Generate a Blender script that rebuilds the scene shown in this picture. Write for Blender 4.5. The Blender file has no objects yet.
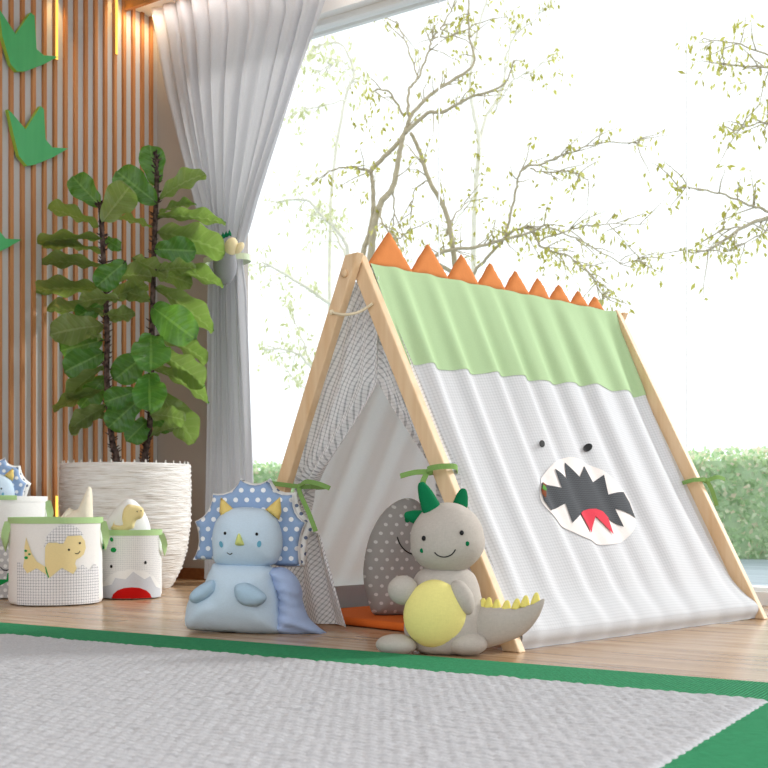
import bpy, bmesh, math, random
import numpy as np
from mathutils import Vector, Matrix, noise
from mathutils.geometry import delaunay_2d_cdt

random.seed(7)
PI = math.pi
sc = bpy.context.scene
COL = sc.collection
F, CX, HY, CH = 1143.0, 384.0, 507.0, 0.40      # focal length in pixels, principal column, horizon row, camera height


def ray(px, py):
    return Vector(((px - CX) / F, 1.0, -(py - HY) / F))


def at(px, py, Y):
    return Vector((0, 0, CH)) + ray(px, py) * Y


def hit(px, py, p0, n):
    d = ray(px, py)
    o = Vector((0, 0, CH))
    return o + d * ((Vector(p0) - o).dot(n) / d.dot(n))


def lin(h):
    h = h.lstrip('#')
    r = []
    for i in (0, 2, 4):
        c = int(h[i:i + 2], 16) / 255
        r.append(c / 12.92 if c <= .04045 else ((c + .055) / 1.055) ** 2.4)
    return (r[0], r[1], r[2], 1.0)


# ------------------------------------------------------------------ materials
class G:
    def __init__(s, name, rough=.8, spec=.3):
        s.m = bpy.data.materials.new(name)
        s.m.use_nodes = True
        s.t = s.m.node_tree
        s.b = s.t.nodes['Principled BSDF']
        s.out = s.t.nodes['Material Output']
        s.b.inputs['Roughness'].default_value = rough
        s.b.inputs['Specular IOR Level'].default_value = spec

    def put(s, sock, v):
        if isinstance(v, bpy.types.NodeSocket):
            s.t.links.new(v, sock)
        elif v is not None:
            sock.default_value = v

    def node(s, typ, props=None, **ins):
        n = s.t.nodes.new(typ)
        for k, v in (props or {}).items():
            setattr(n, k, v)
        for k, v in ins.items():
            s.put(n.inputs[k.replace('_', ' ')], v)
        return n

    def math(s, op, a, b=None, c=None):
        n = s.t.nodes.new('ShaderNodeMath')
        n.operation = op
        s.put(n.inputs[0], a)
        if b is not None:
            s.put(n.inputs[1], b)
        if c is not None:
            s.put(n.inputs[2], c)
        return n.outputs[0]

    def mix(s, f, a, b):
        n = s.t.nodes.new('ShaderNodeMix')
        n.data_type = 'RGBA'
        s.put(n.inputs[0], f)
        s.put(n.inputs[6], a)
        s.put(n.inputs[7], b)
        return n.outputs[2]

    def coord(s, kind='UV'):
        return s.node('ShaderNodeTexCoord').outputs[kind]

    def xyz(s, v):
        n = s.node('ShaderNodeSeparateXYZ')
        s.put(n.inputs[0], v)
        return n.outputs[0], n.outputs[1], n.outputs[2]

    def scaled(s, v, sx, sy, sz, rot=0):
        n = s.node('ShaderNodeMapping')
        s.put(n.inputs['Vector'], v)
        n.inputs['Scale'].default_value = (sx, sy, sz)
        n.inputs['Rotation'].default_value = (0, 0, rot)
        return n.outputs[0]

    def noise(s, v, scale, detail=3, rough=.5):
        n = s.node('ShaderNodeTexNoise', Scale=scale, Detail=detail, Roughness=rough)
        s.put(n.inputs['Vector'], v)
        return n.outputs[0]

    def ramp(s, f, *stops):
        n = s.node('ShaderNodeValToRGB')
        s.put(n.inputs[0], f)
        e = n.color_ramp.elements
        while len(e) < len(stops):
            e.new(.5)
        for i, (p, c) in enumerate(stops):
            e[i].position = p
            e[i].color = c
        return n.outputs[0]

    def color(s, c):
        s.put(s.b.inputs['Base Color'], c)
        return s

    def bump(s, h, strength=.3, dist=.01):
        n = s.node('ShaderNodeBump', Strength=strength, Distance=dist)
        s.put(n.inputs['Height'], h)
        s.t.links.new(n.outputs[0], s.b.inputs['Normal'])
        return s

    def translucent(s, c, f):
        t = s.node('ShaderNodeBsdfTranslucent')
        s.put(t.inputs['Color'], c)
        mx = s.node('ShaderNodeMixShader')
        s.put(mx.inputs[0], f)
        s.t.links.new(s.b.outputs[0], mx.inputs[1])
        s.t.links.new(t.outputs[0], mx.inputs[2])
        s.t.links.new(mx.outputs[0], s.out.inputs[0])
        return s


def plain(name, h, rough=.8, spec=.25, var=.0, scale=40, bump=0):
    g = G(name, rough, spec)
    c = lin(h)
    if var or bump:
        nz = g.noise(g.coord('Object'), scale, 4)
    if var:
        g.color(g.mix(nz, tuple(x * (1 - var) for x in c[:3]) + (1,), tuple(min(1, x * (1 + var)) for x in c[:3]) + (1,)))
    else:
        g.color(c)
    if bump:
        g.bump(nz, bump, .004)
    return g.m


def cloth(name, h, weave=700, tr=0.0, var=.06):
    """woven fabric: fine thread noise in colour and bump"""
    g = G(name, .92, .15)
    c = lin(h)
    o = g.coord('Object')
    a = g.noise(g.scaled(o, 1, 1, .25), weave, 2)
    b = g.noise(g.scaled(o, .25, .25, 1), weave, 2)
    f = g.math('MULTIPLY_ADD', a, .5, g.math('MULTIPLY', b, .5))
    k = g.mix(f, tuple(x * (1 - var * 2) for x in c[:3]) + (1,), tuple(min(1, x * (1 + var * 2)) for x in c[:3]) + (1,))
    g.color(k)
    g.bump(f, .25, .002)
    if tr:
        g.translucent(k, tr)
    return g.m


def checked(name, base, line, p, w, tr=0.0, soft=0.5):
    """gingham: lines both ways; crossings full colour, single lines half"""
    g = G(name, .92, .15)
    u, v, _ = g.xyz(g.coord('UV'))
    fs = []
    for q in (u, v):
        f = g.math('FRACT', g.math('DIVIDE', q, p))
        fs.append(g.math('LESS_THAN', f, w))
    s = g.math('MULTIPLY', g.math('ADD', fs[0], fs[1]), soft)
    s = g.math('MINIMUM', s, 1.0)
    k = g.mix(s, lin(base), lin(line))
    g.color(k)
    if tr:
        g.translucent(k, tr)
    return g.m


def dotted(name, base, dot, p, r):
    g = G(name, .92, .15)
    u, v, _ = g.xyz(g.coord('UV'))
    v = g.math('DIVIDE', v, p * .87)
    row = g.math('FLOOR', v)
    off = g.math('MULTIPLY', g.math('FRACT', g.math('MULTIPLY', row, .5)), 1.0)
    u = g.math('ADD', g.math('DIVIDE', u, p), off)
    du = g.math('SUBTRACT', g.math('FRACT', u), .5)
    dv = g.math('SUBTRACT', g.math('FRACT', v), .5)
    d = g.math('SQRT', g.math('ADD', g.math('MULTIPLY', du, du), g.math('MULTIPLY', g.math('MULTIPLY', dv, dv), .76)))
    m = g.math('LESS_THAN', d, r / p)
    nz = g.noise(g.coord('Object'), 500, 2)
    b = g.mix(nz, tuple(x * .9 for x in lin(base)[:3]) + (1,), tuple(min(1, x * 1.1) for x in lin(base)[:3]) + (1,))
    g.color(g.mix(m, b, lin(dot)))
    g.bump(nz, .15, .002)
    return g.m


def emission(name, h, strength):
    g = G(name)
    g.color((0, 0, 0, 1))
    g.put(g.b.inputs['Emission Color'], lin(h))
    g.b.inputs['Emission Strength'].default_value = strength
    return g.m


def wood(name, h1, h2, axis=2, rough=.45, scale=1.0):
    g = G(name, rough, .35)
    o = g.coord('Object')
    s = [30, 30, 30]
    s[axis] = 1.6
    a = g.noise(g.scaled(o, *[x * scale for x in s]), 1.0, 4, .6)
    s2 = [90, 90, 90]
    s2[axis] = 4
    b = g.noise(g.scaled(o, *[x * scale for x in s2]), 1.0, 2)
    f = g.math('MULTIPLY_ADD', a, .7, g.math('MULTIPLY', b, .3))
    g.color(g.ramp(f, (.3, lin(h2)), (.7, lin(h1))))
    g.bump(b, .08, .002)
    return g.m


# ------------------------------------------------------------------ object helpers
FR = {}


def frame(o):
    return FR.get(o.name, Matrix.Identity(4))


def thing(name, label, cat, loc=(0, 0, 0), rz=0.0, group=None):
    o = bpy.data.objects.new(name, None)
    COL.objects.link(o)
    o.empty_display_size = .05
    o.location = loc
    o.rotation_euler = (0, 0, rz)
    FR[o.name] = Matrix.Translation(Vector(loc)) @ Matrix.Rotation(rz, 4, 'Z')
    tag(o, label, cat, group)
    return o


def tag(o, label, cat, group=None, kind=None):
    if label:
        o['label'] = label
    if cat:
        o['category'] = cat
    if group:
        o['group'] = group
    if kind:
        o['kind'] = kind
    return o


def obj(name, geo, mat, parent=None, smooth=True, world=False, uv=None, label=None, kind=None):
    v, f = geo[0], geo[1]
    if uv is None and len(geo) > 2:
        uv = geo[2]
    if parent is not None and world:
        inv = frame(parent).inverted()
        v = [inv @ Vector(p) for p in v]
    me = bpy.data.meshes.new(name)
    me.from_pydata([tuple(p) for p in v], [], [tuple(q) for q in f])
    if uv is not None:
        lay = me.uv_layers.new(name='UVMap')
        li = np.zeros(len(me.loops), dtype=np.int32)
        me.loops.foreach_get('vertex_index', li)
        arr = np.array([(a[0], a[1]) for a in uv], dtype=np.float32)[li]
        lay.data.foreach_set('uv', arr.ravel())
    me.validate()
    bm = bmesh.new()
    bm.from_mesh(me)
    bmesh.ops.recalc_face_normals(bm, faces=bm.faces)
    bm.to_mesh(me)
    bm.free()
    me.polygons.foreach_set('use_smooth', [smooth] * len(me.polygons))
    if mat:
        me.materials.append(mat)
    o = bpy.data.objects.new(name, me)
    COL.objects.link(o)
    if parent is not None:
        o.parent = parent
        if parent.name in FR:
            FR[o.name] = FR[parent.name]
    if label:
        o['label'] = label
    if kind:
        o['kind'] = kind
    return o


def join(*gs):
    V, Fc, U = [], [], []
    for g in gs:
        k = len(V)
        V += list(g[0])
        Fc += [tuple(i + k for i in f) for f in g[1]]
        U += list(g[2]) if len(g) > 2 and g[2] is not None else [(0, 0)] * len(g[0])
    return V, Fc, U


def xf(g, M):
    r = ([M @ Vector(p) for p in g[0]], g[1])
    return r + (g[2],) if len(g) > 2 else r


def mapg(g, fn):
    r = ([fn(Vector(p)) for p in g[0]], g[1])
    return r + (g[2],) if len(g) > 2 else r


def sub(o, n=1):
    m = o.modifiers.new('Subdivision', 'SUBSURF')
    m.levels = m.render_levels = n
    return o


def bevel(o, w=.003, seg=2):
    m = o.modifiers.new('Bevel', 'BEVEL')
    m.width = w
    m.segments = seg
    m.limit_method = 'ANGLE'
    return o


def box(x0, x1, y0, y1, z0, z1):
    v = [(x, y, z) for x in (x0, x1) for y in (y0, y1) for z in (z0, z1)]
    f = [(0, 1, 3, 2), (4, 6, 7, 5), (0, 4, 5, 1), (2, 3, 7, 6), (0, 2, 6, 4), (1, 5, 7, 3)]
    return v, f


def beam(p0, p1, side, w, t):
    """bar from p0 to p1; w across `side`, t across the third direction"""
    p0, p1 = Vector(p0), Vector(p1)
    a = (p1 - p0).normalized()
    s = Vector(side)
    s = (s - a * s.dot(a)).normalized()
    k = a.cross(s)
    v = []
    for p in (p0, p1):
        for i, j in ((-1, -1), (1, -1), (1, 1), (-1, 1)):
            v.append(p + s * (i * w / 2) + k * (j * t / 2))
    return v, [(0, 1, 2, 3), (7, 6, 5, 4)] + [(i, (i + 1) % 4, 4 + (i + 1) % 4, 4 + i) for i in range(4)]


def spline(pts, n=6, closed=False):
    """Catmull-Rom through points of any dimension"""
    P = [tuple(map(float, p)) for p in pts]
    L = len(P)
    out = []
    R = range(L) if closed else range(L - 1)
    for i in R:
        if closed:
            a, b, c, d = P[i - 1], P[i], P[(i + 1) % L], P[(i + 2) % L]
        else:
            a, b, c, d = P[max(i - 1, 0)], P[i], P[i + 1], P[min(i + 2, L - 1)]
        for j in range(n):
            t = j / n
            out.append(tuple(.5 * (2 * q + (r - p) * t + (2 * p - 5 * q + 4 * r - s) * t * t + (3 * q - p - 3 * r + s) * t ** 3)
                             for p, q, r, s in zip(a, b, c, d)))
    if not closed:
        out.append(P[-1])
    return out


def tube(pts, rad, n=10, squash=None, caps=True):
    pts = [Vector(p) for p in pts]
    if not hasattr(rad, '__len__'):
        rad = [rad] * len(pts)
    V, Fc, U = [], [], []
    t = (pts[1] - pts[0]).normalized()
    ref = Vector((0, 0, 1)) if abs(t.z) < .9 else Vector((1, 0, 0))
    s = t.cross(ref).normalized()
    acc = 0
    for i, p in enumerate(pts):
        t = (pts[min(i + 1, len(pts) - 1)] - pts[max(i - 1, 0)]).normalized()
        s = (s - t * s.dot(t)).normalized()
        k = t.cross(s)
        if i:
            acc += (p - pts[i - 1]).length
        for j in range(n):
            a = 2 * PI * j / n
            o = s * math.cos(a) * rad[i] + k * math.sin(a) * rad[i]
            if squash:
                o = Vector((o.x * squash[0], o.y * squash[1], o.z * squash[2]))
            V.append(p + o)
            U.append((j / n, acc))
    for i in range(len(pts) - 1):
        for j in range(n):
            a, b = i * n + j, i * n + (j + 1) % n
            Fc.append((a, b, b + n, a + n))
    if caps:
        Fc.append(tuple(range(n))[::-1])
        Fc.append(tuple(range((len(pts) - 1) * n, len(pts) * n)))
    return V, Fc, U


def strip(pts, width, hint, th=.003):
    """flat ribbon swept along pts, `hint` is the direction across it"""
    pts = [Vector(p) for p in pts]
    V, Fc = [], []
    for i, p in enumerate(pts):
        t = (pts[min(i + 1, len(pts) - 1)] - pts[max(i - 1, 0)]).normalized()
        s = Vector(hint[i] if isinstance(hint, list) else hint)
        s = (s - t * s.dot(t)).normalized()
        k = t.cross(s)
        for a, b in ((-1, -1), (1, -1), (1, 1), (-1, 1)):
            V.append(p + s * (a * width / 2) + k * (b * th / 2))
    n = len(pts)
    for i in range(n - 1):
        for j in range(4):
            a, b = i * 4 + j, i * 4 + (j + 1) % 4
            Fc.append((a, b, b + 4, a + 4))
    Fc += [(3, 2, 1, 0), tuple(range(4 * n - 4, 4 * n))]
    return V, Fc


def lathe(prof, n=64, fn=None):
    """prof: list of (r, z); fn(angle, r, z) may change r"""
    V, Fc, U = [], [], []
    acc = 0
    for i, (r, z) in enumerate(prof):
        if i:
            acc += math.hypot(r - prof[i - 1][0], z - prof[i - 1][1])
        for j in range(n):
            a = 2 * PI * j / n
            q = fn(a, r, z) if fn else r
            V.append(Vector((q * math.cos(a), q * math.sin(a), z)))
            U.append((a * max(r, .05), acc))
    for i in range(len(prof) - 1):
        for j in range(n):
            a, b = i * n + j, i * n + (j + 1) % n
            Fc.append((a, b, b + n, a + n))
    return V, Fc, U


def ell(c, r, M=None, nu=28, nv=18, fn=None):
    c = Vector(c)
    V, Fc = [], []
    for i in range(nv + 1):
        th = PI * i / nv
        for j in range(nu):
            a = 2 * PI * j / nu
            d = Vector((math.sin(th) * math.cos(a), math.sin(th) * math.sin(a), math.cos(th)))
            if fn:
                d = fn(d)
            p = Vector((d.x * r[0], d.y * r[1], d.z * r[2]))
            if M:
                p = M @ p
            V.append(c + p)
    for i in range(nv):
        for j in range(nu):
            a, b = i * nu + j, i * nu + (j + 1) % nu
            Fc.append((a, b, b + nu, a + nu))
    U = [(p.x, p.z) for p in V]
    return weld((V, Fc, U))


def weld(g):
    """merge the pole rows of a latitude sphere"""
    key, new, idx, U = {}, [], [], []
    for p, u in zip(g[0], g[2]):
        k = (round(p.x, 6), round(p.y, 6), round(p.z, 6))
        if k not in key:
            key[k] = len(new)
            new.append(p)
            U.append(u)
        idx.append(key[k])
    Fc = []
    for f in g[1]:
        q = []
        for i in f:
            if idx[i] not in q:
                q.append(idx[i])
        if len(q) > 2:
            Fc.append(q)
    return new, Fc, U


def resample(pts, s):
    P = [np.array(p, float) for p in pts]
    out = []
    for i in range(len(P)):
        a, b = P[i], P[(i + 1) % len(P)]
        n = max(1, int(round(np.linalg.norm(b - a) / s)))
        for j in range(n):
            out.append(tuple(a + (b - a) * j / n))
    return out


def edge_dist(P, poly):
    P = np.asarray(P, float)
    A = np.asarray(poly, float)
    B = np.roll(A, -1, 0)
    d = np.full(len(P), 1e9)
    ab = B - A
    l2 = (ab ** 2).sum(1) + 1e-18
    for a, e, l in zip(A, ab, l2):
        t = np.clip(((P - a) @ e) / l, 0, 1)
        q = P - (a + t[:, None] * e)
        d = np.minimum(d, np.sqrt((q ** 2).sum(1)))
    return d


def inside(P, poly):
    P = np.asarray(P, float)
    A = np.asarray(poly, float)
    x, y = P[:, 0], P[:, 1]
    r = np.zeros(len(P), bool)
    j = len(A) - 1
    for i in range(len(A)):
        xi, yi = A[i]
        xj, yj = A[j]
        if yi != yj:
            r ^= ((yi > y) != (yj > y)) & (x < (xj - xi) * (y - yi) / (yj - yi) + xi)
        j = i
    return r


def fill(outline, res):
    """triangulated interior of a 2-D outline -> (points, triangles, distance to the outline)"""
    O = resample(outline, res)
    A = np.array(O)
    x0, y0 = A.min(0)
    x1, y1 = A.max(0)
    gx = np.arange(x0, x1, res)
    gy = np.arange(y0, y1, res * .87)
    pts = []
    for k, yy in enumerate(gy):
        for xx in gx:
            pts.append((xx + (res / 2 if k % 2 else 0), yy))
    pts = np.array(pts) if pts else np.zeros((0, 2))
    if len(pts):
        keep = inside(pts, A) & (edge_dist(pts, A) > res * .45)
        pts = pts[keep]
    allp = [Vector(p) for p in O] + [Vector(p) for p in pts]
    n = len(O)
    r = delaunay_2d_cdt(allp, [(i, (i + 1) % n) for i in range(n)], [], 1, 1e-7)
    V = [(p.x, p.y) for p in r[0]]
    d = edge_dist(np.array(V), A)
    return V, [tuple(f) for f in r[2]], d


class Puff:
    """a stuffed shape: the outline lies in local x-z, the stuffing swells along -y and +y"""

    def __init__(s, outline, T, R=None, res=.012, back=1.0, wr=0.0, seed=0, y0=0.0, p=.5, crease=0.0):
        s.out = np.array(outline, float)
        s.T, s.y0, s.p = T, y0, p
        V, Tr, d = fill(outline, res)
        s.R = R or float(d.max())
        h = s.prof(d)
        if wr:
            for i, q in enumerate(V):
                e = max(0, 1 - d[i] / s.R)
                h[i] *= 1 + wr * noise.noise(Vector((q[0] * 30 + seed, q[1] * 30, seed))) * (.3 + e)
        if crease:
            for i, q in enumerate(V):
                e = max(0, 1 - d[i] / s.R) * min(1, d[i] / .01)
                h[i] += crease * e * math.sin(q[1] * 190 + q[0] * 60 + 2 * noise.noise(Vector((q[0] * 20, q[1] * 20, 3))))
        n = len(V)
        verts = [Vector((q[0], y0 - h[i], q[1])) for i, q in enumerate(V)]
        faces = list(Tr)
        bmap = {}
        for i, q in enumerate(V):
            if d[i] < 1e-5:
                bmap[i] = i
            else:
                bmap[i] = len(verts)
                verts.append(Vector((q[0], y0 + h[i] * back, q[1])))
        faces += [tuple(bmap[i] for i in f)[::-1] for f in Tr]
        s.geo = (verts, faces, [(p.x, p.z) for p in verts])

    def prof(s, d):
        t = 1 - np.minimum(np.asarray(d) / s.R, 1)
        return s.T * (1 - t ** 2) ** s.p

    def front(s, x, z):
        d = float(edge_dist(np.array([[x, z]]), s.out)[0])
        return s.y0 - float(s.prof([d])[0])

    def stick(s, outline, eps=.0015, res=.004):
        """a felt patch lying on the front of the shape"""
        V, Tr, _ = fill(outline, res)
        d = edge_dist(np.array(V), s.out)
        h = s.prof(d)
        P = [Vector((q[0], s.y0 - h[i] - eps, q[1])) for i, q in enumerate(V)]
        return P, Tr, [(q[0], q[1]) for q in V]


def circ(cx, cy, rx, ry=None, n=20, rot=0):
    ry = ry or rx
    c, s = math.cos(rot), math.sin(rot)
    return [(cx + rx * math.cos(a) * c - ry * math.sin(a) * s, cy + rx * math.cos(a) * s + ry * math.sin(a) * c)
            for a in [2 * PI * i / n for i in range(n)]]


def grid(nu, nv, fn):
    """fn(a, b) -> (point, uv), a and b in 0..1"""
    V, U, Fc = [], [], []
    for j in range(nv + 1):
        for i in range(nu + 1):
            p, u = fn(i / nu, j / nv)
            V.append(p)
            U.append(u)
    for j in range(nv):
        for i in range(nu):
            a = j * (nu + 1) + i
            Fc.append((a, a + 1, a + nu + 2, a + nu + 1))
    return V, Fc, U


def lerp(a, b, t):
    return a + (b - a) * t


def table(x, xs, ys):
    return float(np.interp(x, xs, ys))


def smoothstep(t):
    t = max(0, min(1, t))
    return t * t * (3 - 2 * t)


# ------------------------------------------------------------------ shared materials
M = {}
M['white'] = plain('white_paint', 'F2F1EE', .5)
M['wall'] = plain('beige_wall', 'B2A9A2', .8, var=.03, scale=6)
M['slat_back'] = plain('grey_backing', 'C5C3C2', .8, var=.04, scale=5)
M['slat'] = wood('slat_wood', 'CF925F', 'A2683C', 2, .5, .6)
M['cove'] = wood('cove_wood', 'CF9152', 'AE7038', 0, .45, .5)
M['base'] = wood('skirting_wood', '9A6238', '7A4826', 0, .4)
M['pole'] = wood('pale_pine', 'EFD3AF', 'DEB88C', 2, .5, .7)
M['black'] = plain('black_thread', '17171A', .5)
M['ribbon'] = cloth('green_ribbon', '7FA35C')
M['green_cotton'] = cloth('light_green_cotton', 'BAD5A6', tr=.12)
M['orange'] = cloth('orange_cotton', 'E08C52', 600)
M['side'] = checked('fine_grey_check', 'DFE0E3', 'A0A2A6', .0105, .36, .12, .15)
g = G('grey_gingham', .92, .15)
u, v, _ = g.xyz(g.coord('UV'))
lu = g.math('LESS_THAN', g.math('FRACT', g.math('DIVIDE', u, .0135)), .30)
lv = g.math('LESS_THAN', g.math('FRACT', g.math('DIVIDE', v, .0135)), .30)
k = g.mix(g.math('ADD', g.math('MULTIPLY', lu, .42), g.math('MULTIPLY', lv, .2)), lin('FBFBFC'), lin('74777E'))
g.color(k)
g.translucent(k, .3)
M['flap'] = g.m
M['linen'] = cloth('white_linen', 'EDF2F7', 500, tr=.55, var=.05)
M['grey_cloth'] = cloth('grey_canvas', 'B4B4B6')


# ------------------------------------------------------------------ the room
d = Vector((.8271, -.5621, 0))        # along the window wall, towards the right
nn = Vector((.5621, .8271, 0))        # out through the window
K = Vector((-1.29, 6.5, 0))           # corner of slat wall and window wall
RZ = math.atan2(d.y, d.x)


def W(t, o, z=0.0):
    """t along the window wall from the corner, o outwards"""
    return K + d * t + nn * o + Vector((0, 0, z))


def wbox(t0, t1, o0, o1, z0, z1):
    g = box(t0, t1, o0, o1, z0, z1)
    return [W(*p) for p in g[0]], g[1]


def shell(name, g, m, parent=None, smooth=False):
    o = obj(name, g, m, parent, smooth)
    if parent is None:
        o['kind'] = 'structure'
    return o


# floor: pale oak boards along the window wall
g = G('oak_floor', .24, .5)
co = g.scaled(g.coord('Object'), 1, 1, 1, -RZ)
br = g.node('ShaderNodeTexBrick', {'offset': .37, 'squash': 1.0}, Scale=1.0, Mortar_Size=.0012, Brick_Width=1.5, Row_Height=.13)
g.put(br.inputs['Vector'], co)
br.inputs['Color1'].default_value = (0, 0, 0, 1)
br.inputs['Color2'].default_value = (1, 1, 1, 1)
br.inputs['Mortar'].default_value = (.5, .5, .5, 1)
ofs = g.node('ShaderNodeVectorMath', {'operation': 'ADD'})
g.put(ofs.inputs[0], co)
g.put(ofs.inputs[1], br.outputs['Color'])
n1 = g.noise(g.scaled(ofs.outputs[0], 1.3, 16, 1), 1.0, 5, .6)
n2 = g.noise(g.scaled(ofs.outputs[0], 4, 90, 1), 1.0, 3)
f = g.math('ADD', g.math('MULTIPLY', n1, .75), g.math('MULTIPLY', n2, .25))
f = g.math('ADD', f, g.math('MULTIPLY', g.math('SUBTRACT', br.outputs['Color'], .5), .10))
c = g.ramp(f, (.30, lin('856545')), (.48, lin('AF8E6C')), (.70, lin('CDB496')))
g.color(g.mix(g.math('MULTIPLY', br.outputs['Fac'], .55), c, lin('6E4A30')))
g.bump(n2, .05, .002)
fl = []
floor = shell('floor', (lambda b: b)((wbox(-4.5, 6.5, -8.5, .16, -.06, 0))), g.m)

# slat wall: runs from the corner towards the viewer on the left
def S(u, o, z=0.0):
    """u along the slat wall from the corner towards the viewer, o into the room"""
    return K - nn * u + d * o + Vector((0, 0, z))


def sbox(u0, u1, o0, o1, z0, z1):
    g_ = box(u0, u1, o0, o1, z0, z1)
    return [S(*p) for p in g_[0]], g_[1]


HC = 3.5
wl = shell('wall_left', sbox(-.2, 5.0, -.15, 0, 0, HC), M['slat_back'])
SP, US = .0678, .0556
slats = [sbox(US + SP * i - .010, US + SP * i + .010, 0, .016, 0.0, HC) for i in range(60)]
shell('slat_cladding', join(*slats), M['slat'], wl)


def lamp(name, kind, loc, aim, energy, color, **kw):
    l_ = bpy.data.lights.new(name, kind)
    l_.energy = energy
    l_.color = color
    for k_, v_ in kw.items():
        setattr(l_, k_, v_)
    o_ = bpy.data.objects.new(name, l_)
    COL.objects.link(o_)
    o_.location = loc
    o_.rotation_euler = (Vector(loc) - Vector(aim)).to_track_quat('Z', 'Y').to_euler()
    return o_


WARM = (1.0, .62, .18)
led = emission('warm_led', 'FFD257', 1.5)
for k, (i, spans) in enumerate(((4, ((2.86, 3.4),)), (10, ((2.70, 3.4), (.06, .46))))):
    u = US + SP * i
    t = thing('led_strip', ['short glowing yellow light strip on slat wall, next to the wooden curtain box', 'glowing yellow light strip on slat wall, between the upper footprint and the plant'][k],
              'light strip', S(u, 0, 0), RZ, 'light strips on the slat wall')
    for z0, z1 in spans:
        b_ = obj('channel', sbox(u - .009, u + .009, .0165, .021, z0, z1), M['slat'], t, False, True)
        obj('diffuser', sbox(u - .0065, u + .0065, .021, .025, z0 + .003, z1 - .003), led, b_, False, True)
for i in (4, 10):                       # wall washers above and below two of the slats
    u = US + SP * i
    zt_ = 3.28 if i == 4 else 3.12
    lamp('wall_washer', 'SPOT', S(u, .06, zt_), S(u, .0, zt_ - 1.0), 9, WARM, spot_size=1.0, spot_blend=1.0, shadow_soft_size=.012)
    lamp('floor_washer', 'SPOT', S(u, .06, .2), S(u, .0, 1.0), 3.5, WARM, spot_size=1.0, spot_blend=1.0, shadow_soft_size=.012)
lamp('cove_strip', 'AREA', S(.16, .10, 3.12), S(.16, .02, 2.0), .9, (1, .66, .3), shape='RECTANGLE', size=.25, size_y=.03)

# window wall
OP0, HD, SL = .42, 2.955, .055         # opening start, head height, sill height
wb = shell('wall_back', join(wbox(-.2, OP0, 0, .3, 0, HC), wbox(OP0, 6.5, 0, .3, HD + .13, HC)), M['wall'])
shell('baseboard_back', wbox(0.0, OP0, -.016, 0, 0, .062), M['base'])
shell('baseboard_left', sbox(.016, 5.0, .0165, .03, 0, .05), M['base'])
shell('trim_1', join(wbox(OP0, 6.5, .02, .26, HD, HD + .05), wbox(OP0, 6.5, .05, .24, HD + .05, HD + .13), wbox(OP0, 6.5, .02, .05, HD - .022, HD), wbox(OP0, 6.5, .12, .18, HD - .03, HD), wbox(OP0, 6.5, .235, .26, HD - .018, HD)), M['white'])   # window head
shell('trim_2', join(wbox(OP0, 6.5, .05, .26, -.02, SL), wbox(OP0, 6.5, .09, .22, SL, SL + .015)), M['white'])            # sill rail

gl = G('clear_glass')
tr = gl.node('ShaderNodeBsdfTransparent')
tr.inputs[0].default_value = (.98, .99, .99, 1)
gs = gl.node('ShaderNodeBsdfGlossy', Roughness=.02)
fr = gl.node('ShaderNodeLayerWeight', Blend=.5)
fac = gl.math('MULTIPLY_ADD', gl.math('POWER', fr.outputs['Facing'], 5.0), .5, .015)
mx = gl.node('ShaderNodeMixShader')
gl.put(mx.inputs[0], fac)
gl.t.links.new(tr.outputs[0], mx.inputs[1])
gl.t.links.new(gs.outputs[0], mx.inputs[2])
gl.t.links.new(mx.outputs[0], gl.out.inputs[0])
M['glass'] = gl.m
M['joint'] = plain('pale_joint', 'F4F8FA', .3)


def wt(px, off):
    """wall coordinate t of an image column, on the plane `off` outwards"""
    r = (px - CX) / F
    a = K + nn * off
    return (r * a.y - a.x) / (d.x - r * d.y)


js = [OP0, wt(439, .15), wt(687, .15), 5.6]
for i in range(3):
    w_ = shell('window_%d' % (i + 1), wbox(js[i] + .0016, js[i + 1] - .0016, .146, .154, SL + .015, HD), M['glass'])
    if i:
        shell('joint_strip', wbox(js[i] - .0016, js[i] + .0016, .146, .154, SL + .015, HD), M['joint'], w_)

# dropped soffit with the curtain track, wood faced
SO = 3.165
shell('ceiling', join(wbox(0, 6.5, -7.5, -.262, HC, HC + .1)), M['white'])
shell('trim_3', join(wbox(.0, 6.5, -.262, -.236, SO - .035, HC)), M['cove'])
shell('trim_4', join(wbox(.0, 6.5, -.236, .05, SO, SO + .04)), M['white'])

# ------------------------------------------------------------------ outside
g = G('grey_decking', .35, .5)
o_ = g.scaled(g.coord('Object'), 1, 1, 1, -RZ)
nz = g.noise(g.scaled(o_, .6, 9, 1), 1.0, 3)
g.color(g.ramp(nz, (.3, lin('8E9CAD')), (.7, lin('C3CEDA'))))
shell('ground', wbox(-8, 14, .26, 16, -.12, -.02), g.m)


def leaf_quad(p, dirv, up, L, Wd):
    """a folded pointed leaf of two quads"""
    dirv = dirv.normalized()
    s = dirv.cross(up).normalized() * Wd
    m = up.normalized() * (Wd * .35)
    return [p, p + dirv * L * .45 + s + m, p + dirv * L, p + dirv * L * .45 - s + m, p + dirv * L * .5], [(0, 1, 4), (1, 2, 4), (2, 3, 4), (3, 0, 4)]


def rv():
    while True:
        v = Vector((random.uniform(-1, 1), random.uniform(-1, 1), random.uniform(-1, 1)))
        if .1 < v.length < 1:
            return v.normalized()


def leaf_mat(name, stops, tr, trc):
    g = G(name, .5, .4)
    gi = g.node('ShaderNodeNewGeometry')
    k = g.ramp(gi.outputs['Random Per Island'], *[(p, lin(c)) for p, c in stops])
    g.color(k)
    g.translucent(k, tr)
    return g.m


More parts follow.
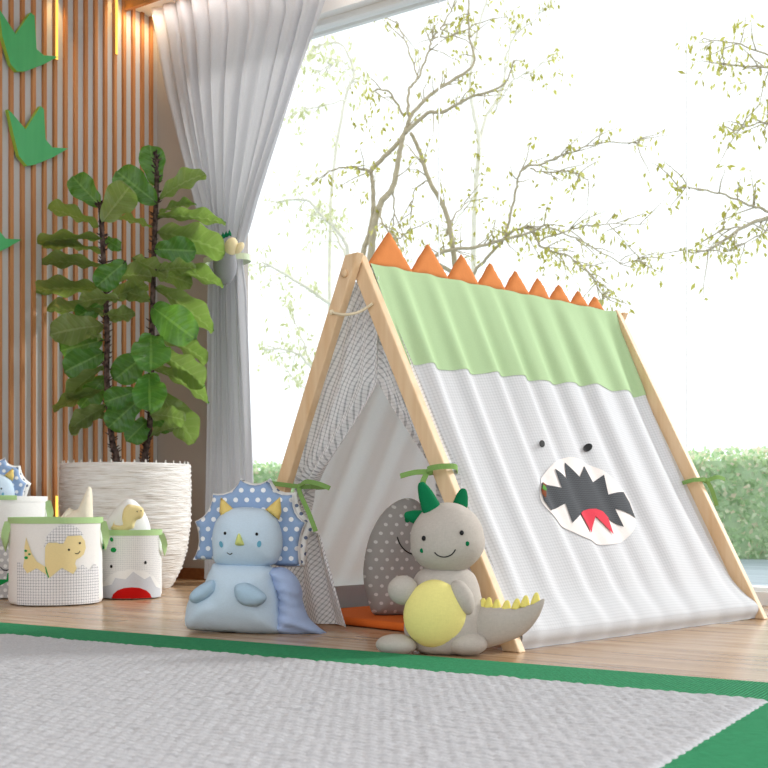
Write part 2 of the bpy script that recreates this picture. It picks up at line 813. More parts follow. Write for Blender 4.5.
M['hedge'] = leaf_mat('hedge_leaf', [(0, 'A6C996'), (.4, 'C8DFB2'), (.75, 'E2EDD0'), (1, 'F8E4D2')], .4, None)  # greens lightened: outdoor haze and glare put into the leaf colour
M['hedge_core'] = plain('hedge_core', 'C2D8B2', .9, var=.3, scale=15)  # lightened for the same haze as the leaves
hA, hB = Vector((-2.3, 12.75, 0)), Vector((5.6, 7.38, 0))
hd = (hB - hA)
hl = hd.length
hd.normalize()
hn = Vector((-hd.y, hd.x, 0))
hedge = thing('hedge', 'clipped green hedge on the patio edge outside the window', 'hedge', (hA + hB) / 2, math.atan2(hd.y, hd.x))
core = box(-hl / 2, hl / 2, .06, .5, -.02, .78)
obj('stems', core, M['hedge_core'], hedge, False)
V, Fc = [], []
for i in range(15000):
    a = random.uniform(-hl / 2, hl / 2)
    if random.random() < .8:
        z = random.uniform(0, .84)
        y = random.uniform(-.02, .08) + .04 * noise.noise(Vector((a * 3, z * 4, 0)))
    else:
        z = .80 + random.uniform(-.04, .06) + .04 * noise.noise(Vector((a * 2.5, 0, 3)))
        y = random.uniform(0, .5)
    q = leaf_quad(Vector((a, y, z)), (rv() + Vector((0, -.3, .1))), (rv() + Vector((0, -1.2, .6))), random.uniform(.04, .075), random.uniform(.014, .024))
    k = len(V)
    V += q[0]
    Fc += [tuple(j + k for j in f) for f in q[1]]
o = obj('foliage', (V, Fc), M['hedge'], hedge, False)

M['bark'] = plain('grey_bark', 'AEA38A', .9, var=.2, scale=12, bump=.4)
M['bark_hazed'] = plain('hazed_bark', 'E2DFD0', .9, var=.15, scale=12, bump=.3)  # bark of the farther trees, distance haze painted into its colour
M['tree_leaf'] = leaf_mat('spring_leaf', [(0, '9A9438'), (.5, 'B3B04C'), (1, 'CECB7C')], .45, None)
M['tree_leaf_hazed'] = leaf_mat('hazed_spring_leaf', [(0, 'C2C78E'), (.5, 'D3D8A8'), (1, 'E6EAC8')], .45, None)  # leaf colours washed out to stand for haze and overexposure


def tree(label, base_px, Y, lines, bark, leaf, nleaf=5, twigs=1.0, seed=0, clusters=(), lsize=1.0):
    """lines: (list of image points, radius start px, radius end px, depth start, depth end); real branches of a tree standing at Y"""
    rnd = random.Random(seed)
    base = at(base_px, HY, Y)
    base.z = -.02
    t = thing('tree', label, 'tree', base, 0, 'bare spring trees outside the window')
    wood_g, V, Fc = [], [], []

    def leaves_at(p, n, spread):
        for _ in range(n):
            q0 = p + Vector((rnd.gauss(0, spread), rnd.gauss(0, spread), rnd.gauss(0, spread)))
            dv = Vector((rnd.gauss(0, .5), rnd.gauss(0, .5), -1 + rnd.gauss(0, .55)))
            up = Vector((rnd.gauss(0, 1), rnd.gauss(-.4, 1), rnd.gauss(0, .6)))
            q = leaf_quad(q0, dv, up, rnd.uniform(.045, .10) * lsize, rnd.uniform(.010, .020) * lsize)
            k = len(V)
            V.extend(q[0])
            Fc.extend([tuple(j + k for j in f) for f in q[1]])

    for ln in lines:
        pts, r0, r1, y0, y1 = ln[:5]
        lush = ln[5] if len(ln) > 5 else 1.0
        P = spline(pts, 7)
        n = len(P)
        Q, R = [], []
        for i, (px, py) in enumerate(P):
            s = i / (n - 1)
            Yd = Y + lerp(y0, y1, s) + .012 * math.sin(i * 1.7 + seed)
            j_ = .7 if r0 < 2 else .3
            Q.append(at(px + j_ * math.sin(i * 2.1 + r0), py + j_ * math.cos(i * 1.3), Yd))
            R.append(lerp(r0, r1, s) / F * Yd)
        wood_g.append(tube(Q, R, 7))
        k = max(0, int(len(Q) * .35 * twigs * lush))
        for _ in range(k):
            i = rnd.randrange(max(1, n // 4), n)
            p = Q[i]
            dv = (Q[i] - Q[max(i - 2, 0)]).normalized() + Vector((rnd.gauss(0, .7), rnd.gauss(0, .5), rnd.gauss(.1, .7)))
            dv.normalize()
            L = rnd.uniform(.12, .5)
            T = [p + dv * (L * s) + Vector((0, 0, -.12 * L * s * s)) + Vector((rnd.gauss(0, .01), 0, rnd.gauss(0, .01))) for s in (0, .35, .7, 1)]
            wood_g.append(tube(T, [min(R[i], .008), .006, .004, .002], 5))
            for s in (1, 2, 3):
                if rnd.random() < .75:
                    leaves_at(T[s], rnd.randrange(1, nleaf), .03)
        if lush > .4:
            leaves_at(Q[-1], nleaf, .05)
    for (px, py, n, sp) in clusters:
        leaves_at(at(px, py, Y + rnd.uniform(-.3, .3)), n, sp)
    obj('branches', join(*wood_g), bark, t, True, True)
    o = obj('foliage', (V, Fc), leaf, t, False, True)
    return t


tree('slender bare tree with several forked trunks rising behind the tent peak', 368, 12.3, [
    ([(368, 522), (366, 420), (367, 310), (371, 256), (374, 227), (381, 203), (393, 187), (399, 157), (403, 137), (408, 125)], 4.6, 2.1, 0, 0, .25),
    ([(367, 300), (363, 256), (369, 235), (373, 213), (373, 187), (371, 172)], 3, 2, .1, .1, .1),
    ([(371, 172), (366, 170), (349, 167), (328, 171)], 1.8, .7, .1, -.2),
    ([(371, 170), (384, 157), (399, 142), (408, 127)], 2.4, 2.2, .1, 0, .1),
    ([(408, 124), (413, 113), (433, 93), (453, 80), (474, 63), (469, 33), (469, -15)], 2.2, .8, 0, .5),
    ([(405, 133), (428, 113), (443, 112), (469, 98), (503, 85), (514, 60)], 2.2, .7, 0, -.5),
    ([(408, 115), (409, 90), (418, 78), (429, 50), (433, 38), (450, 36), (479, 23)], 1.5, .6, 0, .3),
    ([(418, 78), (406, 43), (396, 20)], .9, .5, .1, .4),
    ([(403, 115), (389, 92), (376, 90)], 1.3, .8, 0, -.3),
    ([(381, 203), (382, 222), (398, 238), (410, 228)], 1.2, .6, 0, -.3),
    ([(393, 190), (394, 215), (390, 240)], 1, .6, 0, .2),
    ([(433, 38), (446, 20), (460, -10)], 1, .5, .2, .4),
], M['bark'], M['tree_leaf'], 5, .9, 11, [(360, 92, 18, .10), (366, 108, 14, .08), (378, 125, 22, .12), (394, 152, 18, .08), (362, 195, 8, .06), (345, 180, 5, .06)])
tree('thin tree with leaning trunk and long low branches above the tent ridge', 470, 12.6, [
    ([(470, 520), (462, 400), (458, 300), (453, 250), (446, 213), (429, 180), (419, 150), (411, 133)], 3.5, 1.8, 0, 0, .3),
    ([(456, 275), (434, 259), (450, 250), (477, 247), (505, 239), (528, 233), (545, 225)], 2.2, 1, 0, -.5),
    ([(462, 290), (477, 269), (499, 245), (512, 232), (530, 228), (542, 247), (570, 257), (590, 275), (605, 300)], 1.8, .6, 0, -.6, 1.6),
    ([(505, 239), (515, 195), (522, 170), (545, 163), (569, 153), (602, 143), (639, 143)], 1.4, .5, -.2, -.8, 1.2),
    ([(530, 168), (542, 172), (572, 172), (588, 180)], .9, .5, -.3, -.5, 1.2),
    ([(540, 240), (570, 230), (592, 225), (645, 224)], 1, .4, -.4, -.9, 1.2),
    ([(429, 180), (415, 190), (411, 216)], .8, .5, 0, .2),
    ([(446, 235), (455, 215), (470, 200)], .9, .5, 0, .2),
    ([(545, 226), (580, 240), (620, 262), (640, 258)], .9, .4, -.5, -.9, 1.5),
], M['bark'], M['tree_leaf'], 5, 1.1, 5, [(530, 235, 22, .13), (550, 250, 26, .14), (560, 270, 22, .13), (500, 225, 14, .12), (512, 215, 10, .1), (575, 265, 12, .1), (610, 268, 12, .12), (643, 260, 10, .12)])
tree('haze-paled upright tree seen beyond the middle of the window', 474, 14.0, [
    ([(480, 520), (474, 330), (474, 233), (476, 187), (479, 143), (473, 110), (470, 80), (478, 30), (490, -10)], 3.4, 1, 0, 0, .6),
    ([(478, 150), (486, 117), (498, 97), (508, 60), (512, 20)], 2, .6, 0, .3),
    ([(476, 195), (460, 215), (448, 232)], 1, .6, 0, .3),
    ([(495, 110), (512, 82), (532, 70), (555, 57)], 1, .4, 0, -.3),
    ([(505, 60), (515, 35), (532, 22), (548, 5)], 1, .4, 0, -.3),
], M['bark_hazed'], M['tree_leaf'], 5, .9, 8, [(515, 10, 12, .15), (512, 70, 8, .12), (500, 190, 10, .15), (556, 55, 8, .06), (558, 78, 8, .08), (525, 15, 10, .1)], 1.1)
tree('haze-paled leafy tree half hidden beside the white curtain', 330, 14.5, [
    ([(335, 520), (338, 400), (340, 310), (348, 255), (339, 233), (323, 217), (306, 200), (276, 202)], 3.2, 1, 0, -.3, .9),
    ([(348, 260), (336, 235), (330, 222), (318, 212)], 1.6, .8, 0, .2),
    ([(341, 312), (309, 289), (276, 269), (262, 262)], 2.2, .8, 0, -.3, 1.2),
    ([(340, 390), (315, 370), (300, 334), (285, 300)], 1.5, .5, 0, .3, 1.4),
    ([(335, 400), (315, 372), (294, 352), (262, 349)], 1.6, .7, 0, -.3, 1.2),
    ([(338, 410), (300, 385), (284, 365)], 1, .4, 0, .2),
    ([(330, 380), (331, 200), (345, 100), (354, 77), (349, 57), (339, 43), (319, 45)], 2, .8, .3, .3, .9),
    ([(352, 70), (340, 60), (322, 70), (300, 82)], .8, .4, .3, .1, 1.3),
    ([(345, 100), (325, 105), (298, 110)], .8, .4, .3, .1, 1.2),
], M['bark_hazed'], M['tree_leaf_hazed'], 6, 1.2, 3, [(300, 190, 30, .22), (315, 175, 26, .2), (290, 250, 25, .2), (330, 60, 20, .2), (280, 320, 16, .2), (325, 85, 14, .2)], 1.2)
tree('branching tree reaching in from beyond the right end of the window', 850, 11.0, [
    ([(850, 520), (835, 400), (820, 300), (812, 230), (815, 120), (830, 20)], 7, 3, 0, 0, .2),
    ([(815, 230), (790, 216), (764, 219), (742, 228), (712, 248), (692, 253)], 3, .8, 0, -.4),
    ([(742, 227), (722, 230), (705, 240)], 1, .6, -.2, -.3),
    ([(780, 216), (760, 208), (749, 205), (725, 195), (702, 190), (680, 187)], 1.6, .6, 0, -.5),
    ([(815, 120), (790, 70), (768, 67), (740, 66), (722, 63)], 2, .6, 0, -.5, 1.4),
    ([(790, 66), (765, 54), (730, 42), (698, 42)], 1.2, .4, 0, -.4, 1),
    ([(812, 160), (785, 128), (768, 122), (745, 127), (732, 132)], 1.4, .5, 0, -.4, 1.3),
    ([(800, 225), (770, 230), (745, 243), (725, 252)], 1, .4, 0, -.3),
], M['bark'], M['tree_leaf'], 5, .9, 21, [(737, 22, 8, .03), (687, 44, 7, .04), (715, 58, 10, .06), (698, 80, 6, .05), (732, 82, 10, .06), (748, 86, 8, .06), (745, 60, 10, .08), (719, 140, 6, .05), (745, 118, 8, .06), (668, 182, 7, .04), (731, 200, 8, .05), (762, 240, 8, .06)])

# ------------------------------------------------------------------ curtain
g = G('white_voile', .9, .1)
nz = g.noise(g.coord('Object'), 220, 2)
k = g.mix(nz, lin('C9C9CC'), lin('DBDADD'))
g.color(k)
g.translucent(k, .42)
M['voile'] = g.m
cur = thing('curtain', 'long white voile curtain gathered by a tieback beside the window', 'curtain', W(.4, -.12), RZ)
CO = -.125
le = [(150, 8), (158, 60), (166, 98), (177, 138), (190, 180), (202, 217), (213, 247), (214, 262), (211, 330), (209, 420), (207, 500), (206, 585)]
re_ = [(328, -2), (314, 38), (300, 78), (286, 118), (271, 160), (257, 200), (245, 240), (243, 256), (246, 330), (250, 420), (254, 500), (256, 592)]
pc = W(0, CO)


def edge_tab(e):
    zs, ts = [], []
    for px, py in e:
        q = hit(px, py, pc, nn)
        zs.append(q.z)
        ts.append((q - K).dot(d))
    zs, ts = zs[::-1], ts[::-1]
    return zs, ts


lz, lt = edge_tab(le)
rz_, rt = edge_tab(re_)
ZT = 1.70


def curtain_pt(a, b):
    z = lerp(SO - .004, .015, b)
    t0, t1 = table(z, lz, lt), table(z, rz_, rt)
    wd = t1 - t0
    n = 11
    ph = 2 * PI * (n * a + .5 * math.sin(3 * a + 1) + .18 * math.sin(z * 1.7 + a * 9))
    A = .020 + .018 * math.exp(-((z - ZT) / .5) ** 2)
    A *= .55 + .45 * noise.noise(Vector((a * 5, z * .8, 2)))+.35
    sh = math.sin(ph) + .25 * math.sin(2.3 * ph + 1)
    tie = math.exp(-((z - ZT) / .10) ** 2)
    o = CO + A * sh * (1 - .45 * tie) - .01 * tie
    t = lerp(t0, t1, a) + .012 * math.cos(ph) * wd
    return W(t, min(o, -.03), z), (a, z)


cg = grid(260, 110, curtain_pt)
o = obj('drape', cg, M['voile'], cur, True, True)
tz = ZT
tl, trr = table(tz, lz, lt), table(tz, rz_, rt)
# plush tieback hugging the curtain
tb = thing('curtain_tieback', 'small grey and cream plush tieback hugging the white curtain', 'tieback', W((tl + trr) / 2, -.2, tz - .1), RZ)
M['plush_grey'] = cloth('grey_plush', 'A8A4A0', 260, var=.08)
M['plush_mid'] = cloth('mid_grey_plush', '97979A', 260)
M['cream_plush'] = cloth('cream_plush', 'F0DDB2', 300)
M['dark_green'] = cloth('dark_green_felt', '0D7046', 400)
ZB = at(226, 265, 5.9)
obj('body', ell(at(225, 265, 5.87), (.062, .05, .098)), M['plush_mid'], tb, True, True)
obj('head', ell(at(231, 247, 5.85), (.035, .035, .05), Matrix.Rotation(.3, 3, 'Y')), M['cream_plush'], tb, True, True)
obj('arm', ell(at(239, 248, 5.85), (.02, .022, .035), Matrix.Rotation(.7, 3, 'Y')), M['cream_plush'], tb, True, True)
obj('crest', join(*[xf(lathe([(.012, 0), (.008, .015), (.0005, .03)], 10), Matrix.Translation(at(223 + 3.2 * i, 238 - 1.2 * i, 5.86))) for i in range(3)]), M['dark_green'], tb, True, True)
bp = []
for i in range(41):
    a = 2 * PI * i / 40
    bp.append(W((tl + trr) / 2 + ((trr - tl) / 2 + .045) * math.cos(a), CO - .01 + .085 * math.sin(a), tz))
obj('band', strip(bp, .032, (0, 0, 1), .003), cloth('pale_green_band', 'DCE9CB'), tb, False, True)

# ------------------------------------------------------------------ wall ornaments (wooden leaves on the slat wall)
g = G('green_lacquer', .35, .4)
g.color(g.mix(g.noise(g.scaled(g.coord('Object'), 30, 30, 3), 1, 3), lin('43A362'), lin('54B56F')))
M['leaf_sign'] = g.m
M['leaf_edge'] = plain('yellow_green_edge', '9CBF4A', .5)
pf = S(0, .022)
A1 = [(-10, 28), (40, 105), (85, 40), (97, 50), (103, 150), (125, 168), (168, 172), (125, 195), (70, 216), (45, 217), (25, 195), (0, 110)]
A2 = [(17, 330), (28, 340), (70, 390), (115, 320), (125, 330), (130, 420), (150, 444), (198, 447), (150, 475), (100, 495), (75, 500), (50, 470), (35, 410)]
A3 = [(x - 140, y + 273) for x, y in A2]
for P, lb in ((A1, 'green three-toed footprint ornament, topmost on the slat wall'), (A2, 'green three-toed footprint ornament, whole one in the middle of slat wall'),
              (A3, 'green footprint ornament cut off by the photo edge, lowest on slat wall')):
    Q = [hit(x / 3, y / 3, pf, d) for x, y in P]
    q2 = [(-(p - K).dot(nn), p.z) for p in Q]
    cz = (sum(p[0] for p in q2) / len(q2), sum(p[1] for p in q2) / len(q2))
    t = thing('footprint_ornament', lb, 'wall ornament', S(cz[0], 0, cz[1]), RZ, 'green footprints on the slat wall')
    V, Tr, dd = fill(q2, .02)
    front = [S(p[0], .040, p[1]) for p in V]
    obj('face', (front, Tr), M['leaf_sign'], t, False, True)
    n = len(q2)
    ev = [S(p[0], .0165, p[1]) for p in q2] + [S(p[0], .0399, p[1]) for p in q2]
    obj('edge', (ev, [(i, (i + 1) % n, n + (i + 1) % n, n + i) for i in range(n)] + [tuple(range(n))]), M['leaf_edge'], t, False, True, label='yellow-green edge')

# ------------------------------------------------------------------ fiddle leaf fig
PY = 5.7
pcx = (126 - CX) / F * PY
fig = thing('potted_fig', 'tall fiddle leaf fig in a white woven planter by the slat wall', 'potted plant', (pcx, PY, 0), 0)
g = G('white_rattan', .75, .3)
uvn = g.coord('UV')
n1 = g.noise(g.scaled(uvn, 5, 75, 1), 1.0, 3, .65)
n2 = g.noise(g.scaled(uvn, 14, 160, 1), 1.0, 2)
f = g.math('ADD', g.math('MULTIPLY', n1, .6), g.math('MULTIPLY', n2, .4))
g.color(g.ramp(f, (.28, lin('B5A99D')), (.43, lin('EAE4DE')), (.6, lin('FAF8F6'))))
g.bump(f, .9, .014)
M['rattan'] = g.m
prof = []
RT, HP = .318, .612
for i in range(60):
    z = HP * i / 59
    r = RT * table(z / HP, [0, .05, .15, .3, .5, .75, 1], [.70, .76, .86, .95, 1.0, 1.01, 1.0])
    prof.append((r, z))
full = [(0, .001)] + prof + [(RT - .02, HP), (RT - .025, HP - .05), (RT - .03, HP - .06)]
obj('planter', lathe(full, 160, lambda a, r, z: r + (.0045 * noise.noise(Vector((math.cos(a) * 4, math.sin(a) * 4, z * 70))) + .003 * math.sin(z * 290 + 6 * noise.noise(Vector((math.cos(a) * 3, math.sin(a) * 3, z * 9)))) if r > .2 else 0)), M['rattan'], fig)
for i in range(36):
    e = Vector((math.cos(2 * PI * i / 36), math.sin(2 * PI * i / 36), 0)) * (RT - .012)
    obj('stake', tube([e + Vector((0, 0, HP - .01)), e + Vector((0, 0, HP + .014))], [.006, .003], 6), M['rattan'], fig)
obj('soil', lathe([(0, HP - .055), (.15, HP - .05), (RT - .028, HP - .055)], 40), plain('dark_soil', '3B2C22', 1, var=.4, scale=60, bump=1), fig)

g = G('fig_stem', .85, .2)
g.color(g.ramp(g.noise(g.coord('Object'), 45, 3), (.35, lin('241A18')), (.65, lin('6A5750'))))
M['stem'] = g.m
st1 = [(118, 478), (116, 455), (112, 440), (107, 385), (107, 330), (104, 270), (101, 215), (100, 203)]
st2 = [(143, 478), (145, 455), (150, 420), (152, 330), (154, 250), (157, 170), (155, 152)]
for k, (stp, yo) in enumerate(((st1, -.03), (st2, .03))):
    P = [at(x, y, PY + yo) for x, y in spline(stp, 8)]
    n = len(P)
    parts = [tube(P, [lerp(.017, .011, i / n) for i in range(n)], 9)]
    rnd = random.Random(k)
    for i in range(150):
        j = rnd.randrange(0, n - 1)
        p = P[j].lerp(P[j + 1], rnd.random())
        a = rnd.uniform(0, 2 * PI)
        dv = Vector((math.cos(a), math.sin(a), rnd.uniform(-.2, .5)))
        parts.append(tube([p, p + dv * .018, p + dv * .018 + Vector((dv.x * .012, dv.y * .012, .008))], [.006, .004, .0015], 5))
    obj('stem', join(*parts), M['stem'], fig, True, True)

g = G('fig_leaf', .26, .7)
u, v, _ = g.xyz(g.coord('UV'))
av = g.math('ABSOLUTE', v)
vein = g.math('SINE', g.math('MULTIPLY', g.math('SUBTRACT', u, g.math('MULTIPLY', av, .35)), 48))
vein = g.math('POWER', g.math('MULTIPLY_ADD', vein, .5, .5), 8)
mid = g.math('LESS_THAN', av, .035)
vm = g.math('MAXIMUM', g.math('MULTIPLY', vein, .45), mid)
nz = g.noise(g.coord('UV'), 6, 3)
top = g.mix(nz, lin('35702C'), lin('559440'))
top = g.mix(g.math('MULTIPLY', vm, .55), top, lin('8FBF62'))
und = g.mix(g.math('MULTIPLY', vm, .5), lin('86985F'), lin('B5C28E'))
gi = g.node('ShaderNodeNewGeometry')
k = g.mix(gi.outputs['Backfacing'], top, und)
g.color(k)
g.bump(g.math('MULTIPLY', vm, -1), .5, .006)
g.translucent(g.mix(.5, k, lin('A9DC4C')), .42)
M['fig_leaf'] = g.m
# base px, tip px, width px, depth offset of base
LEAVES = [
    (100, 206, 72, 176, 27, -.02), (99, 226, 48, 208, 14, 0), (103, 221, 130, 186, 36, -.08), (156, 186, 150, 145, 28, .03), (157, 203, 116, 171, 33, -.03),
    (159, 198, 205, 173, 19, 0), (159, 213, 196, 203, 8, .05), (158, 215, 226, 222, 14, 0), (154, 228, 118, 218, 7, .1), (158, 231, 226, 252, 30, -.05),
    (154, 249, 196, 251, 28, -.10), (156, 270, 196, 268, 13, -.12), (156, 272, 193, 284, 22, .10), (157, 266, 224, 285, 17, .02), (156, 287, 214, 331, 22, .03),
    (151, 306, 194, 338, 42, -.10), (151, 333, 151, 370, 42, -.13), (158, 335, 208, 361, 20, .10), (160, 352, 205, 386, 27, -.03), (153, 366, 210, 402, 17, .05),
    (149, 372, 150, 411, 37, -.12), (158, 392, 195, 443, 30, .08), (150, 414, 186, 420, 19, -.08), (149, 436, 183, 426, 9, .0), (148, 420, 127, 441, 28, .05),
    (104, 352, 64, 372, 34, .05), (104, 325, 50, 334, 32, -.05), (103, 340, 60, 351, 30, .10), (102, 237, 37, 242, 11, -.04), (102, 251, 43, 246, 9, .05),
    (104, 266, 42, 262, 15, -.03), (103, 288, 35, 290, 20, .08), (104, 238, 121, 249, 15, .05), (126, 261, 96, 287, 28, -.10), (107, 276, 152, 276, 20, -.06),
    (119, 298, 79, 302, 15, -.12), (104, 313, 47, 310, 14, .10), (107, 300, 148, 285, 20, .09), (104, 314, 127, 318, 9, -.1), (104, 340, 87, 333, 7, -.1),
    (104, 366, 66, 399, 15, -.02), (106, 388, 53, 410, 12, .02), (106, 376, 80, 408, 28, .11), (138, 391, 104, 402, 25, -.13), (141, 398, 108, 428, 32, -.09),
    (107, 405, 72, 427, 20, -.03), (107, 412, 70, 433, 12, .05), (149, 352, 114, 380, 34, .09), (110, 430, 128, 415, 16, .08), (132, 258, 168, 277, 18, -.09),
    (104, 320, 135, 312, 16, .06), (152, 300, 120, 290, 18, .1), (148, 405, 170, 432, 20, .1), (106, 300, 76, 318, 24, .1),
]


def fig_leaf(bx, by, tx, ty, w, yo, seed):
    rnd = random.Random(seed)
    Lp = math.hypot(tx - bx, ty - by)
    Wt = max(.62 * Lp, w)                     # true leaf width in pixels, foreshortening decides the tilt
    Lt = max(Lp, w / .72)
    s = PY / F
    dz = math.sqrt(max(Lt ** 2 - Lp ** 2, 0)) * s
    B = at(bx, by, PY + yo)
    T = at(tx, ty, PY + yo - dz)
    A = (T - B)
    L = A.length
    A.normalize()
    view = (Vector((0, 0, CH)) - (B + T) / 2).normalized()
    si = A.cross(view)
    if si.length < .05:
        si = Vector((1, 0, 0))
    si.normalize()
    nv = si.cross(A)                          # towards the viewer
    if nv.y > 0:
        nv = -nv
    Wt = min(Wt, .66 * Lt)
    c = min(1, w / Wt)
    sn = math.sqrt(1 - c * c)
    side = si * c + nv * sn
    N = A.cross(side)
    if N.z < 0 or (abs(N.z) < .25 and N.y > 0):   # glossy upper side faces up (or the room)
        side2 = si * c - nv * sn
        N2 = A.cross(side2)
        if N2.z > N.z:
            side, N = side2, N2
        if N.z < 0 and abs(N.z) > .25:
            side, N = -side, -N
        elif N.y > 0 and abs(N.z) <= .25:
            side, N = -side, -N
    half = Wt * s / 2 * 1.0
    nu, nv_ = 22, 12
    bend = rnd.uniform(.03, .10) * L
    cup = rnd.uniform(.10, .28)
    ph = rnd.uniform(0, 6)

    def fn(a, b):
        u = a
        x = b * 2 - 1
        wv = ((u ** .62) * ((1 - u) ** .42)) / .505 * (1 - .22 * math.exp(-((u - .33) / .14) ** 2))
        wv = min(1.02, wv) if u < .999 else 0.0
        y = x * half * wv
        hgt = cup * abs(y) - bend * ((2 * u - 1) ** 2 - .5) * .9
        hgt += .012 * math.sin(u * 17 + ph + 2 * x) * x * x +   .007 * math.sin((u - .35 * abs(x) * .5) * 48) * (1 - abs(x)) * min(1, abs(x) * 6) * (half / .06)
        p = B + A * (u * L) + side * y + N * hgt
        o_w = (p - K).dot(d)                      # leaves rest against the slats, never inside them
        return p + d * max(0, .022 - o_w), (u, x * .5)

    return grid(nu, nv_, fn), N


STEMX = ((st1, -.03), (st2, .03))
for i, lf in enumerate(LEAVES):
    gg, N = fig_leaf(*lf, seed=i)
    bx, by = lf[0], lf[1]
    best = None
    for stp, yo in STEMX:
        for x, y in spline(stp, 8):
            e = (x - bx) ** 2 + (y - by - 4) ** 2
            if best is None or e < best[0]:
                best = (e, at(x, y, PY + yo))
    B = at(bx, by, PY + lf[5])
    Tn = at(lf[2], lf[3], PY + lf[5])
    dirn = (Tn - B).normalized()
    pet = tube([best[1], best[1].lerp(B, .5) + Vector((0, 0, .008)), B, B + dirn * .02], [.004, .0035, .0035, .002], 6)
    # keep upper-side winding: front faces follow N
    me = obj('leaf', gg, M['fig_leaf'], fig, True, True)
    p = me.data.polygons[len(me.data.polygons) // 2]
    if p.normal.dot(N) < 0:
        me.data.flip_normals()
    obj('petiole', pet, M['stem'], me, True, True)

# ------------------------------------------------------------------ storage baskets
M['basket'] = cloth('white_canvas', 'F3F2F1', 500)
M['basket_check'] = checked('navy_check', 'F1F1F3', '5B6078', .0115, .17, 0, .55)
M['basket_fine'] = checked('fine_navy_check', 'F3F3F3', '9DA0AC', .008, .2, 0, .35)
M['basket_dot'] = dotted('grey_dotted_canvas', 'C9C9CC', 'F6F6F6', .03, .008)
M['band'] = cloth('green_binding', 'B2D398', 500)
M['yellow_felt'] = cloth('yellow_felt', 'F1DEA6', 500)
M['cream'] = cloth('cream_cotton', 'F2E9D6', 500)
M['red'] = cloth('red_felt', 'C81512', 500)
M['green_felt'] = cloth('green_felt', '1F9A50', 500)
M['pale_grey'] = cloth('pale_grey_felt', 'D5D8E0', 500)
M['white_felt'] = cloth('white_felt', 'F6F6F6', 500)


class Basket:
    def __init__(s, label, px, Yc, r, h, px_front, foot, scale):
        X = (px - CX) / F * Yc
        s.t = thing('storage_basket', label, 'basket', (X, Yc, 0), math.atan2(Yc, X) - PI / 2, 'storage baskets by the slat wall')
        s.r, s.h, s.k = r, h, scale
        th = .006
        pr = [(0, .001), (r * .5, .001), (r - .02, .001), (r - .006, .005), (r, .02)]
        pr += [(r * (1 - .012 * math.sin(PI * i / 12)), lerp(.02, h, i / 12)) for i in range(1, 13)]
        pr += [(r - th, h), (r - th, .03), (r - .03, .012), (0, .012)]
        obj('body', lathe(pr, 72), M['basket'], s.t)
        bw = .024
        s.band = obj('rim_band', lathe([(r + .0005, h - bw), (r + .0018, h - bw), (r + .0018, h + .001), (r - th - .0015, h + .001), (r - th - .0015, h - bw), (r - th, h - bw)], 72), M['band'], s.t, False)

    def handles(s, m, drop=.105, w=.032, z=None):
        for sg in (-1, 1):
            z1 = s.h - .02
            P = [(sg * (s.r - .004), -.06, z1), (sg * (s.r + .008), -.058, z1 - drop * .4), (sg * (s.r + .013), -.045, z1 - drop * .8), (sg * (s.r + .015), 0, z1 - drop),
                 (sg * (s.r + .013), .045, z1 - drop * .8), (sg * (s.r + .008), .058, z1 - drop * .4), (sg * (s.r - .004), .06, z1)]
            obj('handle', strip(spline(P, 6), w, (sg * .35, 0, 1), .0025), m, s.t, False)

    def patch(s, name, pts, mat, eps=.002, smooth=False, res=.008):
        """pts: (x, z) in metres on the front of the wall of the basket"""
        if smooth:
            pts = [p[:2] for p in spline(pts, 5, True)]
        V, Tr, _ = fill(pts, res)
        P = []
        R = s.r + eps
        for x, z in V:
            z = min(max(z, .006), s.h + .004)
            a = max(-1.45, min(1.45, math.asin(max(-1, min(1, x / R)))))
            P.append(Vector((R * math.sin(a), -R * math.cos(a), z)))
        return obj(name, (P, Tr, [(R * math.asin(max(-1, min(1, p[0] / R))), p[1]) for p in V]), mat, s.t)


# front basket: baby dinosaur hatching from a checked egg
b1 = Basket('white round basket with yellow baby dinosaur hatching from checked eggshell', 56, 4.77, .190, .357, 56, 607, 249.6)
b1.handles(M['band'])


def z1(P):
    return [((x / 6.98 - 56) / 249.6, (607 - (500 + y / 6.98)) / 249.6) for x, y in P]


b1.patch('shell_bottom', z1([(128, 440), (150, 440), (195, 515), (260, 475), (345, 545), (430, 475), (505, 520), (570, 458), (625, 500), (655, 455), (685, 480), (690, 748), (128, 748)]), M['basket_check'], .0012)
b1.patch('hatchling_tail', z1([(190, 262), (205, 310), (228, 375), (262, 430), (318, 466), (330, 525), (262, 477), (197, 515), (168, 470), (180, 400), (178, 330)]), M['yellow_felt'], .0018)
b1.patch('hatchling_body', z1([(318, 335), (330, 300), (400, 300), (470, 255), (560, 250), (588, 290), (594, 340), (580, 385), (555, 408), (528, 420), (520, 450), (532, 482), (507, 522), (430, 476), (345, 547), (325, 505), (316, 430)]), M['yellow_felt'], .0024)
b1.patch('shell_cap', z1([(310, 330), (328, 255), (385, 190), (460, 170), (530, 190), (572, 235), (578, 252), (530, 250), (470, 250), (440, 306), (410, 306), (385, 290), (345, 295)]), M['basket_check'], .003)
for x, y in ((478, 350), (553, 305)):
    b1.patch('eye', z1(circ(x, y, 7, 8)), M['black'], .0036)
b1.patch('smile', z1([(518, 372), (535, 377), (550, 366), (552, 358), (556, 366), (540, 383), (522, 380)]), M['black'], .0036)
for x, y, r in ((187, 357, 10), (212, 380, 9), (190, 405, 13)):
    b1.patch('spot', z1(circ(x, y, r, r * .8)), M['green_felt'], .003)
b1.patch('stitch_line', z1([(322, 465), (332, 500), (345, 540), (338, 543), (324, 505), (318, 470)]), M['green_felt'], .0036)

# second basket: little shark face
b2 = Basket('small white checked basket with shark face and red mouth', 131.5, 5.05, .132, .300, 131.5, 600, 232.5)
b2.handles(M['band'], .085, .026)


